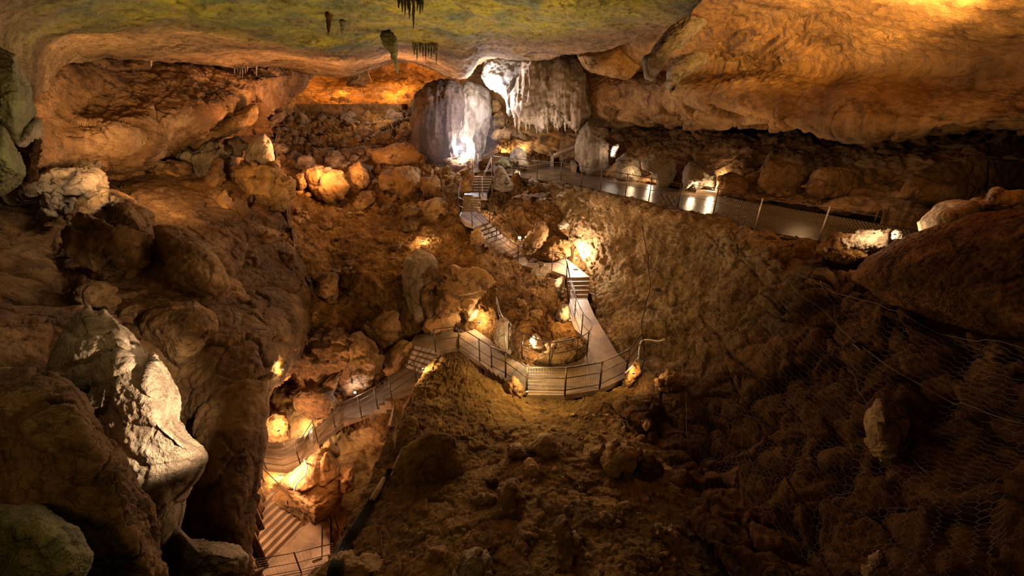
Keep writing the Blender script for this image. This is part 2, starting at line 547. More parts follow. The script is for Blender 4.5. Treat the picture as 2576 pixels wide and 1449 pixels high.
def patch(name, rows, mat, style, k=1., res=(300, 200), seed=1, attr=None, keep=False):
    G0 = WA(rows)
    G = crom(G0, res[1])
    G = np.swapaxes(crom(np.swapaxes(G, 0, 1), res[0]), 0, 1)
    nrm = gridnormals(G)
    P = G.reshape(-1, 3)
    n = nrm.reshape(-1, 3)
    s = np.sign(((np.array([0, 0, CZ]) - P) * n).sum(1))
    if s.sum() < 0:
        n = -n
    dist = np.linalg.norm(P - [0, 0, CZ], axis=1)
    px = float(np.median(dist)) / 8
    D = disp(P, style, k, seed, px)
    P2 = P + n * D[:, None]
    if name.startswith('floor') or name in ('wall_mound', 'wall_recess'):
        P2 = carve(P2)
    ny, nx = G.shape[:2]
    idx = np.arange(ny * nx).reshape(ny, nx)
    Fc = np.stack([idx[:-1, :-1], idx[:-1, 1:], idx[1:, 1:], idx[1:, :-1]], -1).reshape(-1, 4)
    o = mesh(name, P2, Fc, mat)
    tag(o, kind='structure')
    zb_add(P2)
    if attr is not None:
        a = o.data.attributes.new(attr[0], 'FLOAT', 'POINT')
        a.data.foreach_set('value', attr[1](P2).astype(np.float32))
    return (o, P2.reshape(ny, nx, 3), n.reshape(ny, nx, 3))


BALLS = {}


def ball(n):
    """unit ball of six n x n squares, no pole"""
    if n in BALLS:
        return BALLS[n]
    g = np.tan(np.linspace(-1, 1, n + 1) * math.pi / 4)
    a, b = np.meshgrid(g, g)
    o = np.ones_like(a)
    V, Fc, off = [], [], 0
    for x, y, z in ((a, b, o), (b, a, -o), (o, a, b), (-o, b, a), (b, o, a), (a, -o, b)):
        q = np.stack([x, y, z], -1).reshape(-1, 3)
        V.append(q / np.linalg.norm(q, axis=1)[:, None])
        i = np.arange((n + 1) ** 2).reshape(n + 1, n + 1) + off
        Fc.append(np.stack([i[:-1, :-1], i[:-1, 1:], i[1:, 1:], i[1:, :-1]], -1).reshape(-1, 4))
        off += (n + 1) ** 2
    V, Fc = np.vstack(V), np.vstack(Fc)
    _, first, inv = np.unique(np.round(V, 5), axis=0, return_index=True, return_inverse=True)
    BALLS[n] = (V[first], inv.ravel()[Fc])
    return BALLS[n]


def rock(out, t, T, label, mat='ochre', style='block', k=None, tilt=(0, 0), peak=None, name='boulder', cat='rock', p=2.2, seed=None, group=None, kind=None, res=1., back=1., parent=None):
    """one boulder: the outline it shows, its distance, its thickness; a closed solid. t may be None: then it sits on the ground under its foot"""
    O = np.asarray(out, float)
    if t is None:
        ulow = O[np.argmax(O[:, 1])]
        t = ground(O[:, 0].mean(), O[:, 1].mean()) + T * .15
    Op = np.vstack([O, O[:1]])
    seg = np.linalg.norm(np.diff(Op, axis=0), axis=1)
    per = seg.sum()
    size = math.sqrt(np.ptp(O[:, 0]) * np.ptp(O[:, 1]))
    nA = int(np.clip(per / 3.0 * res, 40, 640))
    N_ = int(np.clip(max(per / 4 / 3.2, size / 4.5) * res, 10, 150))
    # resample the outline, corners a little rounded
    cum = np.concatenate([[0], np.cumsum(seg)])
    s_ = np.linspace(0, per, nA, endpoint=False)
    U = np.stack([np.interp(s_, cum, Op[:, 0]), np.interp(s_, cum, Op[:, 1])], 1)
    for _ in range(max(1, nA // 60)):
        U = .5 * U + .25 * (np.roll(U, 1, 0) + np.roll(U, -1, 0))
    c = np.array(peak if peak is not None else O.mean(0), float)
    seed = seed if seed is not None else (int(abs(O.sum() * 7)) % 9973)
    S_, Fc = ball(N_)
    # the outline as a radius for each direction round its middle
    d_ = U - c
    th = np.unwrap(np.arctan2(d_[:, 1], d_[:, 0]))
    if th[-1] < th[0]:
        th, d_ = th[::-1], d_[::-1]
    th = np.maximum.accumulate(th)
    rad = np.linalg.norm(d_, axis=1)
    th3, rad3 = np.concatenate([th - 2 * math.pi, th, th + 2 * math.pi]), np.tile(rad, 3)
    az = np.arctan2(S_[:, 1], S_[:, 0])
    az = th[0] + np.mod(az - th[0], 2 * math.pi)
    r = np.minimum(1, np.hypot(S_[:, 0], S_[:, 1]))
    R = np.interp(az, th3, rad3) * r
    h = (1 - r ** p) ** (1 / 1.9) * np.sign(S_[:, 2])
    uu, vv = c[0] + R * np.cos(az), c[1] + R * np.sin(az)
    tt = t + tilt[0] * (uu - c[0]) / 100 + tilt[1] * (vv - c[1]) / 100 - T * h * np.where(h < 0, back, 1)
    P = WA(np.stack([uu, vv, np.maximum(tt, .6)], 1))
    fn = np.cross(P[Fc[:, 2]] - P[Fc[:, 0]], P[Fc[:, 3]] - P[Fc[:, 1]])
    n = np.zeros_like(P)
    for k_ in range(4):
        np.add.at(n, Fc[:, k_], fn)
    n /= np.linalg.norm(n, axis=1)[:, None] + 1e-9
    if ((P - P.mean(0)) * n).sum() < 0:
        n = -n
        Fc = Fc[:, ::-1]
    wsize = size * t / FPX
    if k is None:
        k = min(1.0, wsize / 3.0)
    sc = 1.0 if wsize > 2.5 else 2.5 / max(wsize, .15)
    D = disp(P * min(sc, 9), style, k, seed, t / 8)
    D = np.clip(D, -.30 * wsize, .30 * wsize)
    P = P + n * D[:, None]
    o = mesh(name, P, Fc, M[mat] if isinstance(mat, str) else mat, parent)
    zb_add(P)
    if parent is None:
        tag(o, label, cat, group, kind)
    return o


# ------------------------------------------------------------------ where the paths and stairs run (rock is cut away over them)
ZW = -4.3
WALK_IN = [(1236, 432), (1303, 445), (1351, 452), (1411, 458), (1462, 468), (1510, 480), (1573, 493), (1632, 507), (1704, 525), (1793, 543), (1898, 577), (2060, 606), (2270, 660)]
WALK_OUT = [(1190, 420), (1225, 412), (1310, 428), (1365, 418), (1400, 408), (1446, 432), (1500, 444), (1559, 450), (1620, 461), (1680, 472), (1740, 482), (1832, 497), (2050, 535), (2380, 590)]
SLABS = {  # name: (outline, height), label
    'floor_walkway': ([(u, v) for u, v in WALK_IN] + [(u, v) for u, v in WALK_OUT[::-1]] + [(1190, 434)], ZW),
    'floor_stair_landing': ([(1168, 486), (1225, 486), (1225, 495), (1166, 496)], -5.1),
    'floor_turn_landing': ([(1155, 543), (1159, 532), (1207, 532), (1229, 553), (1190, 566), (1171, 560)], -5.7),
    'floor_bright_landing': ([(1288, 660), (1322, 646), (1389, 650), (1425, 650), (1484, 697), (1427, 698), (1421, 692), (1389, 681), (1335, 673)], -8.0),
    'floor_loop_path': ([(1432, 753), (1478, 753), (1496, 795), (1525, 843), (1556, 894), (1592, 925), (1575, 950), (1508, 980), (1421, 994), (1325, 993), (1290, 966), (1342, 920), (1382, 924), (1431, 916), (1468, 902), (1482, 880), (1478, 856), (1446, 828), (1430, 786)], -8.6),
    'floor_lower_path': ([(1155, 850), (1160, 838), (1195, 828), (1235, 856), (1270, 898), (1219, 921), (1155, 874)], -9.5),
    'floor_lower_landing': ([(1030, 867), (1034, 860), (1046, 843), (1088, 837), (1120, 832), (1160, 838), (1155, 874), (1104, 884)], -9.6),
    'floor_bridge_landing': ([(978, 948), (1005, 923), (1057, 946), (1053, 957), (1034, 982), (982, 999)], -10.6),
    'floor_footbridge': ([(866, 1006), (926, 985), (928, 1041), (864, 1064)], -11.4),
    'floor_bridge_end': ([(811, 1056), (866, 1006), (864, 1064), (800, 1112)], -11.9),
    'floor_lit_landing': ([(645, 1124), (690, 1112), (720, 1108), (750, 1098), (776, 1147), (755, 1168), (718, 1182), (670, 1176), (645, 1140)], -12.8),
    'floor_pit_landing': ([(778, 1314), (830, 1312), (830, 1460), (640, 1500), (640, 1449)], -14.9),
}
STAIRS = {  # upper edge, lower edge, heights, number of steps
    'a': ((1193, 438), (1240, 438), ZW, (1168, 486), (1225, 486), -5.1, 7),
    'b': ((1166, 496), (1208, 496), -5.1, (1159, 533), (1207, 533), -5.7, 6),
    'c': ((1190, 566), (1229, 553), -5.7, (1288, 660), (1322, 646), -8.0, 11),
    'd': ((1427, 698), (1484, 697), -8.0, (1432, 753), (1478, 753), -8.6, 5),
    'e': ((1342, 920), (1290, 966), -8.6, (1270, 898), (1219, 921), -9.5, 6),
    'f': ((1030, 867), (1104, 884), -9.6, (1005, 923), (1057, 946), -10.6, 5),
    'g': ((978, 948), (982, 999), -10.6, (926, 985), (928, 1041), -11.4, 4),
    'h': ((811, 1056), (800, 1112), -11.9, (750, 1098), (776, 1147), -12.8, 5),
    'i': ((628, 1275), (687, 1222), -13.2, (628, 1470), (778, 1314), -14.9, 8),
}
CUT = []
for pl, z in SLABS.values():
    CUT.append((np.array([W(u, v, z) for u, v in pl]), None))
for A, B, z1, Cc, D, z2, n in STAIRS.values():
    CUT.append((np.array([W(*A, z1), W(*B, z1), W(*D, z2), W(*Cc, z2)]), (z1 + CZ, z2 + CZ)))


def inpoly(x, y, poly):
    c = np.zeros(len(x), bool)
    n = len(poly)
    for i in range(n):
        x1, y1 = poly[i][:2]
        x2, y2 = poly[i - 1][:2]
        cond = ((y1 > y) != (y2 > y)) & (x < (x2 - x1) * (y - y1) / (y2 - y1 + 1e-12) + x1)
        c ^= cond
    return c


def carve(P):
    for poly, zz in CUT:
        c = poly[:, :2].mean(0)
        q = poly.copy()
        d = q[:, :2] - c
        q[:, :2] += d / (np.linalg.norm(d, axis=1)[:, None] + 1e-6) * .08
        m = inpoly(P[:, 0], P[:, 1], q)
        if not m.any():
            continue
        if zz is None:
            z = poly[:, 2].mean()
        else:
            a, b = (poly[0] + poly[1])[:2] / 2, (poly[2] + poly[3])[:2] / 2
            f = np.clip(((P[m, :2] - a) @ (b - a)) / ((b - a) @ (b - a)), 0, 1)
            z = zz[0] + (zz[1] - zz[0]) * f - .12
        lim = z - .13
        P[m, 2] = np.where((P[m, 2] > lim) & (P[m, 2] < z + 2.4), lim, P[m, 2])
    return P



#part2a#
# ------------------------------------------------------------------ the cave: roof, walls, floor
def blob(P, c, r):
    return np.clip(1.25 - np.linalg.norm((P - c) / r, axis=1), 0, 1)


def roof_tint(P):  # yellow-green patches round set centres on the roof
    a = np.maximum.reduce([blob(P, W(700, 40, 11), [3.6, 5, 3]), blob(P, W(1060, 40, 11), [4, 6, 3]), blob(P, W(1320, 50, 11), [3.6, 4.5, 3]),
                           blob(P, W(420, 10, 10), [3, 3, 3]) * .5, blob(P, W(880, 90, 14), [4, 4.0, 3]), blob(P, W(1200, -60, 8), [7, 4, 3])])
    return np.clip(a * 1.9, 0, 1) ** .8


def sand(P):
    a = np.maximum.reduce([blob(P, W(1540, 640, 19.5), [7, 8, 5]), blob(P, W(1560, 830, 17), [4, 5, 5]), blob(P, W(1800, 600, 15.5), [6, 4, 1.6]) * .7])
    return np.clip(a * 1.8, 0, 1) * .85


def wide(rows, l, r):
    return [[(x[0][0] - l[0], x[0][1], x[0][2] + l[1])] + x + [(x[-1][0] + r[0], x[-1][1], x[-1][2] + r[1])] for x in rows]


def jig(row, du=0, dv=0, dt=0.):
    return [(u + du, v + dv, t + dt) for u, v, t in row]


lip = [(-260, 330, 8), (20, 300, 9), (92, 232, 11), (172, 158, 15), (330, 166, 19), (560, 166, 22), (720, 170, 25), (800, 186, 26.5), (870, 192, 27), (940, 172, 28), (1005, 154, 28.5), (1090, 172, 27),
       (1165, 196, 25), (1215, 150, 25), (1300, 152, 23), (1370, 146, 22), (1440, 138, 20), (1550, 108, 17), (1650, 80, 13), (1722, 34, 10), (1800, -50, 8), (1900, -200, 6.5)]
row_mid = [(-330, 230, 6), (-60, 170, 7.5), (60, 130, 9.5), (190, 105, 12.5), (340, 115, 14.5), (560, 115, 16), (720, 115, 16.5), (800, 120, 17), (870, 122, 17), (940, 115, 17), (1005, 105, 17), (1090, 110, 17),
           (1165, 122, 17), (1215, 108, 17), (1300, 106, 16.5), (1370, 100, 15.5), (1430, 85, 14.5), (1520, 62, 12.5), (1600, 30, 10.5), (1670, -20, 8.5), (1740, -110, 7), (1840, -260, 5.6)]
row_near = [(-420, 100, 5), (-160, 70, 6.5), (40, 40, 8), (190, 40, 9.7), (340, 42, 10.8), (560, 42, 11.3), (720, 40, 11.4), (800, 40, 11.4), (870, 40, 11.4), (940, 40, 11.4), (1005, 38, 11.3), (1090, 38, 11.3),
            (1165, 38, 11.2), (1215, 34, 11), (1300, 30, 10.6), (1370, 20, 10), (1420, 8, 9.4), (1490, -20, 8.6), (1560, -60, 7.7), (1630, -130, 6.6), (1700, -220, 5.8), (1800, -380, 4.8)]
row_top = [(u, v - 130, t * .72) for u, v, t in row_near]
row_top2 = [(u, v - 420, t * .47) for u, v, t in row_near]
ceiling = patch('ceiling', [row_top2, row_top, row_near, row_mid, lip, [(u, v - 16, t + 1.6) for u, v, t in lip], [(u, v - 60, t + 5) for u, v, t in lip]],
                M['ceiling'], 'ceiling', 1., (560, 330), 11, ('roof_tint', roof_tint))

patch('wall_left', [
    [(-60, 160, 13), (60, 140, 14), (180, 110, 16), (330, 120, 18.6), (520, 115, 21.2), (680, 130, 24.6), (800, 160, 29.5)],
    [(-60, 240, 11.5), (70, 225, 12.5), (180, 172, 14.7), (330, 182, 17.1), (520, 178, 19.7), (690, 182, 23), (792, 192, 28)],
    [(-60, 310, 11.5), (75, 300, 12), (180, 270, 14.5), (330, 258, 16.3), (500, 245, 18.6), (660, 215, 22), (735, 240, 26)],
    [(-60, 380, 11.5), (70, 370, 12), (180, 350, 13.8), (330, 330, 15.2), (470, 305, 17.6), (600, 265, 20.5), (690, 290, 24.5)],
    [(-60, 440, 11.8), (80, 430, 12.2), (180, 412, 14.2), (310, 415, 15.7), (410, 375, 17.5), (530, 310, 19.5), (655, 250, 21.8)],
    [(-60, 455, 13.5), (80, 452, 14), (180, 440, 16.5), (300, 437, 18), (410, 405, 20), (540, 335, 22), (672, 300, 24)],
    [(-60, 480, 15), (80, 480, 16), (180, 470, 18.5), (300, 465, 20), (430, 430, 22), (560, 370, 24), (690, 345, 26)]],
    M['leftwall'], 'overhang', 1.1, (480, 280), 21)

patch('wall_right', wide([
    [(1730, -260, 9), (1850, -250, 7), (2000, -260, 6.3), (2200, -270, 5.8), (2400, -280, 5.3), (2760, -300, 4.8)],
    [(1730, -60, 14), (1800, -60, 12), (1950, -60, 10.5), (2150, -60, 9.5), (2380, -60, 8.5), (2760, -60, 7.2)],
    [(1600, 80, 21), (1720, 60, 17.5), (1870, 50, 15.5), (2080, 40, 13.5), (2330, 50, 11.5), (2760, 50, 9)],
    [(1480, 135, 25), (1680, 140, 20.5), (1830, 125, 18), (2050, 120, 15.5), (2320, 130, 12.8), (2760, 150, 9.8)],
    [(1475, 180, 26.5), (1640, 180, 23), (1800, 176, 19.6), (2010, 180, 16.5), (2310, 205, 13), (2760, 230, 9.8)],
    [(1470, 220, 26.5), (1640, 214, 21.8), (1790, 206, 18.4), (2000, 215, 15.8), (2300, 250, 12.6), (2760, 270, 9.6)],
    [(1470, 265, 26.5), (1640, 262, 22), (1790, 262, 18.2), (1995, 275, 15.6), (2290, 290, 12.5), (2760, 300, 9.5)],
    [(1480, 300, 27.5), (1640, 302, 23.5), (1780, 300, 19.3), (1975, 317, 16.3), (2280, 320, 13), (2760, 318, 10)],
    [(1500, 312, 29), (1650, 312, 26), (1800, 318, 21.5), (1990, 328, 19), (2290, 330, 16), (2760, 330, 12.8)]], (1, 0.), (620, -.4)),
    M['wall'], 'wallflute', 1., (560, 300), 31)

patch('wall_recess', wide([
    [(1420, 270, 30), (1560, 280, 29.5), (1700, 288, 28), (1850, 300, 25.5), (2050, 308, 22.5), (2300, 312, 19.5), (2760, 312, 15.5)],
    [(1420, 330, 29.5), (1560, 335, 28), (1700, 340, 25.5), (1850, 350, 23), (2050, 360, 20.5), (2300, 370, 17.5), (2760, 370, 14)],
    [(1420, 385, 29), (1560, 388, 25.8), (1690, 400, 23.5), (1840, 410, 21.5), (2040, 420, 19.3), (2300, 440, 16.5), (2760, 440, 13.5)],
    [(1420, 425, 28.5), (1550, 438, 24.6), (1680, 460, 22.4), (1820, 482, 20.4), (2030, 510, 17.8), (2300, 530, 14.6), (2760, 510, 12.5)],
    [(1420, 445, -4.75), (1550, 460, -4.62), (1680, 480, -4.62), (1820, 503, -4.62), (2030, 530, -4.62), (2300, 570, -4.62), (2760, 580, -3.5)],
    [(1300, 500, -4.95), (1480, 500, -4.95), (1600, 520, -4.95), (1700, 540, -4.95), (1850, 570, -4.95), (2150, 610, -4.95), (2760, 700, -4.2)]], (1, 0.), (620, -1.)),
    M['brown'], 'overhang', 1.3, (460, 220), 41)

patch('wall_back', [
    [(560, 100, 34), (680, 120, 37), (800, 130, 42), (900, 140, 44), (1000, 136, 44), (1100, 150, 42), (1200, 110, 35), (1300, 110, 33), (1420, 100, 31), (1560, 80, 28)],
    [(600, 200, 33), (690, 195, 36), (790, 190, 43), (880, 185, 46), (980, 180, 46), (1080, 185, 44), (1180, 200, 36), (1300, 200, 33.5), (1420, 200, 32), (1580, 190, 29)],
    [(620, 255, 31), (700, 245, 35), (790, 230, 42), (880, 228, 43), (980, 228, 43), (1070, 235, 40), (1180, 280, 35.5), (1300, 285, 34.5), (1420, 290, 33), (1580, 270, 29.5)],
    [(630, 300, 30), (700, 290, 34), (790, 275, 39), (880, 275, 40), (980, 275, 40), (1070, 290, 37), (1190, 350, 34), (1300, 345, 33.5), (1420, 345, 32), (1580, 330, 29)],
    [(640, 360, 29), (720, 340, 33), (800, 320, 37), (880, 315, 38), (980, 315, 38), (1070, 340, 35), (1190, 420, 31), (1300, 420, 31), (1420, 420, 30), (1580, 420, 27)]],
    M['ochre'], 'crag', .8, (260, 130), 51)

patch('floor_slope', wide([
    [(600, 290, 31), (740, 280, 38), (880, 272, 39), (1000, 272, 39), (1110, 300, 37), (1180, 340, 35), (1240, 350, 34), (1300, 370, 33), (1360, 390, 32)],
    [(640, 355, 27), (760, 325, 33.5), (880, 318, 35), (1000, 330, 33), (1100, 380, 29.8), (1170, 400, 28.8), (1235, 410, 28.3), (1290, 425, 27), (1345, 440, 25.8)],
    [(660, 440, 22.8), (770, 430, 26.5), (890, 430, 27.5), (1000, 440, 27), (1090, 460, 25.6), (1160, 475, 25.2), (1250, 455, 25.4), (1330, 462, 24.4), (1400, 470, 23.3)],
    [(690, 530, 19.8), (790, 530, 22.5), (900, 530, 23.4), (1010, 540, 23), (1100, 545, 22.3), (1150, 550, 22), (1250, 530, 23.4), (1340, 530, 23), (1420, 530, 22.5)],
    [(720, 620, 17.5), (820, 615, 19.6), (920, 615, 20.4), (1020, 615, 20.5), (1110, 615, 20.5), (1180, 605, 21), (1280, 600, 22.3), (1360, 610, 22.3), (1450, 610, 21.8)],
    [(750, 700, 16.6), (840, 700, 18), (940, 700, 18.5), (1040, 700, 18.8), (1120, 690, 19), (1210, 680, 19.3), (1290, 682, 20.9), (1370, 690, 20.9), (1425, 695, 20.9)],
    [(780, 780, 16.2), (860, 790, 17.3), (950, 790, 17.8), (1040, 780, 18.2), (1120, 770, 18.4), (1210, 760, 18), (1290, 760, 17.9), (1370, 760, 18), (1430, 760, 19)],
    [(790, 870, 16.4), (870, 880, 17.4), (950, 870, 18), (1030, 850, 18.6), (1110, 828, 18.9), (1200, 812, 18.5), (1290, 830, 16.8), (1370, 840, 16.4), (1440, 830, 17.1)],
    [(790, 960, 17), (870, 980, 17.8), (940, 960, 18.3), (1000, 930, 18.8), (1080, 900, 18.6), (1170, 885, 17.9), (1270, 900, 16.5), (1370, 915, 14.9), (1470, 890, 15.4)],
    [(790, 1060, 17.6), (870, 1080, 18), (930, 1050, 18.4), (990, 1000, 18.6), (1060, 960, 18.6), (1150, 940, 17.5), (1250, 950, 16), (1370, 1010, 14.6), (1480, 960, 14.7)],
    [(800, 1200, 17.6), (860, 1200, 17.8), (920, 1180, 18), (980, 1150, 17.8), (1050, 1100, 17.5), (1150, 1060, 16.5), (1250, 1050, 15.2), (1370, 1080, 14.2), (1480, 1040, 14)]], (120, 1.), (130, 2.4)),
    M['earth'], 'slope', 1.2, (460, 460), 61)

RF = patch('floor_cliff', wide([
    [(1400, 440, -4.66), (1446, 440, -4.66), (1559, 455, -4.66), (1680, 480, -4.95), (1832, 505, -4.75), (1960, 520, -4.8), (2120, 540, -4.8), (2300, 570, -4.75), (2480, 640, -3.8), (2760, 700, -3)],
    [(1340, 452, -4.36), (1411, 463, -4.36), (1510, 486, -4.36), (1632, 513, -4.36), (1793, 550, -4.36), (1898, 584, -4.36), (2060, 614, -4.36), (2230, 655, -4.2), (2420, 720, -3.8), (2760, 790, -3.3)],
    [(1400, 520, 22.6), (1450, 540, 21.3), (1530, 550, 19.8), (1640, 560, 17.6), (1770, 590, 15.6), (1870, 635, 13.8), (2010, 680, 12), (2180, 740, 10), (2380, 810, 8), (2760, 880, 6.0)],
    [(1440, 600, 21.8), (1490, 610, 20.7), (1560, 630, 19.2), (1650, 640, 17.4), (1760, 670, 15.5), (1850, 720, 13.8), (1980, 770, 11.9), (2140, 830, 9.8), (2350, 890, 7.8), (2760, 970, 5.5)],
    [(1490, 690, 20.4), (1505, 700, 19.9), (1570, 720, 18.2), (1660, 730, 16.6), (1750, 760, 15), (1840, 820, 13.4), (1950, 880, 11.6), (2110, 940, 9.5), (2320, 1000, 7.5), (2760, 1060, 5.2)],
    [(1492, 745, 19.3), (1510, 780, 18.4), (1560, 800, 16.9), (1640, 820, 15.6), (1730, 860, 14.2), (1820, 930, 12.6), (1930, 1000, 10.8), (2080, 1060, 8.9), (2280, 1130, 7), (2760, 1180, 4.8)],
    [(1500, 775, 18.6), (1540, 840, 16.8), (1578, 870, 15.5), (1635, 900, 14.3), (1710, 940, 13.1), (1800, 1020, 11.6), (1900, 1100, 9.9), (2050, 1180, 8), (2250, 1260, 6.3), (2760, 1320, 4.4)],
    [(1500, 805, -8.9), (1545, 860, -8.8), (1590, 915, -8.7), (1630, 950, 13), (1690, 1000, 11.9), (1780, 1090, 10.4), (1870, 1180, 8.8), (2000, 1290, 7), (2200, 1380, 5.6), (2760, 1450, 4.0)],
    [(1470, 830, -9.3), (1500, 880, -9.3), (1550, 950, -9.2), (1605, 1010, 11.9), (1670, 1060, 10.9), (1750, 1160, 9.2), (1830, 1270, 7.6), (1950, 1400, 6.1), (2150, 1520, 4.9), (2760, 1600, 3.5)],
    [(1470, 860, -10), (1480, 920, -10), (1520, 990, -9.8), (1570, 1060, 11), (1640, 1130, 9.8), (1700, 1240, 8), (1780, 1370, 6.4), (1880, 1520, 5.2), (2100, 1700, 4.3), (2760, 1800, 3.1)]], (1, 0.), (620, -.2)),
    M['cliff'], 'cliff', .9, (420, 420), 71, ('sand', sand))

patch('floor_mound', [
    [(1050, 985, 15), (1130, 945, 15), (1180, 950, 15), (1250, 990, 14.5), (1330, 1030, 13.9), (1430, 1030, 13.4), (1560, 1000, 13.3), (1720, 950, 14)],
    [(1010, 1040, 12.6), (1085, 915, 13.4), (1150, 885, 13.6), (1220, 950, 13.2), (1310, 1003, 12.9), (1420, 1012, 12.8), (1550, 985, 12.7), (1700, 950, 13.4)],
    [(990, 1080, 11), (1060, 1010, 11.9), (1130, 990, 12.1), (1220, 1020, 11.9), (1320, 1050, 11.7), (1440, 1060, 11.3), (1570, 1050, 11.6), (1720, 1040, 12)],
    [(930, 1200, 9.3), (1020, 1160, 9.6), (1110, 1150, 9.7), (1220, 1150, 9.6), (1340, 1150, 9.4), (1460, 1150, 9.2), (1600, 1140, 9.3), (1780, 1140, 10.2)],
    [(868, 1320, 7.7), (970, 1295, 7.7), (1080, 1285, 7.6), (1210, 1280, 7.5), (1350, 1280, 7.4), (1500, 1280, 7.3), (1660, 1280, 7.5), (1880, 1280, 8.4)],
    [(812, 1450, 6.3), (920, 1440, 6.2), (1060, 1440, 6.1), (1200, 1440, 6), (1350, 1440, 5.9), (1520, 1440, 5.8), (1700, 1440, 6.0), (1980, 1440, 6.9)],
    [(740, 1620, 5.2), (870, 1620, 5.1), (1040, 1620, 5), (1200, 1620, 4.9), (1350, 1620, 4.8), (1540, 1620, 4.7), (1750, 1620, 5.0), (2080, 1620, 6)]],
    M['clay'], 'earth', .9, (520, 440), 81)
# its steep side towards the pit
patch('wall_mound', [
    [(1085, 918, 13.5), (1012, 1042, 12.7), (992, 1082, 11.1), (932, 1202, 9.4), (870, 1322, 7.8), (814, 1452, 6.4), (742, 1622, 5.3)],
    [(1100, 930, 14.2), (1035, 1050, 13.6), (1012, 1100, 12.4), (955, 1215, 11), (890, 1330, 9.6), (830, 1455, 8.3), (760, 1622, 7)],
    [(1120, 960, 15.5), (1060, 1090, 15), (1030, 1150, 14.5), (975, 1260, 13), (915, 1370, 12), (850, 1475, 11), (780, 1640, 9)]],
    M['clay'], 'earth', .5, (220, 60), 83)

patch('floor_boulder_slope', wide([
    [(-150, 440, 15), (60, 430, 17), (220, 425, 18.5), (340, 410, 20), (460, 375, 22), (580, 330, 24), (690, 330, 27)],
    [(-150, 520, 11.5), (60, 500, 13.5), (220, 480, 15.5), (340, 450, 17.5), (460, 425, 19.5), (580, 405, 21.3), (690, 425, 23.5)],
    [(-150, 620, 9.8), (60, 590, 11.5), (210, 560, 13), (340, 520, 14.5), (470, 500, 16.5), (590, 490, 18.5), (710, 500, 20.5)],
    [(-150, 720, 8.6), (60, 690, 10), (210, 660, 11.5), (350, 620, 13), (490, 600, 14.5), (610, 590, 16.3), (730, 600, 18)],
    [(-150, 820, 7.6), (60, 790, 8.8), (220, 760, 10.2), (370, 740, 11.4), (510, 710, 13), (640, 690, 14.8), (765, 690, 16.6)],
    [(-150, 920, 6.8), (60, 890, 7.8), (240, 860, 9), (400, 840, 10.2), (550, 810, 11.5), (680, 790, 13.2), (790, 780, 16.2)],
    [(-150, 1020, 6.4), (60, 990, 7.4), (260, 960, 9.2), (430, 930, 10), (570, 910, 10.4), (692, 890, 11.4), (760, 900, 16)],
    [(-150, 1120, 6.4), (60, 1090, 7.6), (280, 1080, 9.6), (420, 1050, 9.8), (560, 1020, 9.4), (664, 1010, 10.2), (650, 1010, 14)],
    [(-150, 1220, 6.6), (60, 1200, 8), (290, 1200, 9.8), (420, 1180, 9.5), (550, 1150, 8.8), (650, 1150, 9.6), (618, 1150, 13.5)],
    [(-150, 1340, 6.8), (60, 1330, 8.2), (290, 1330, 9.8), (420, 1310, 9.2), (550, 1300, 8.3), (634, 1310, 9.1), (604, 1310, 13)],
    [(-150, 1470, 7), (60, 1470, 8.4), (290, 1470, 9.8), (420, 1460, 9), (550, 1450, 7.9), (654, 1450, 8.6), (624, 1450, 12.5)],
    [(-150, 1640, 7), (60, 1640, 8.4), (290, 1640, 9.8), (420, 1640, 9), (550, 1640, 7.5), (660, 1640, 8.2), (630, 1640, 12)]], (500, -.4), (1, 0.)),
    M['brown'], 'crag', .6, (420, 480), 91)

patch('floor_pit', [
    [(560, 900, 19), (680, 900, 18.5), (800, 980, 18.6), (900, 1040, 18.8), (1050, 1040, 19)],
    [(560, 1040, 17.5), (650, 1030, 17), (760, 1060, 17.2), (880, 1110, 17.8), (1050, 1120, 18)],
    [(560, 1130, 16), (650, 1150, 16.2), (740, 1180, 16.2), (850, 1190, 16.4), (1050, 1200, 16.6)],
    [(560, 1220, 15.4), (650, 1230, 15.2), (760, 1240, 15), (850, 1260, 15.2), (1050, 1270, 15.4)],
    [(560, 1330, -14.6), (650, 1320, -14.4), (780, 1320, -14.9), (860, 1320, -14.6), (1050, 1320, -13)],
    [(560, 1460, -15.3), (650, 1450, -15.3), (780, 1430, -15.3), (860, 1420, -15.2), (1050, 1420, -13.5)],
    [(560, 1700, -15.3), (650, 1700, -15.3), (780, 1700, -15.3), (860, 1700, -15.2), (1050, 1700, -14)]],
    M['ochre'], 'crag', .45, (200, 220), 101)


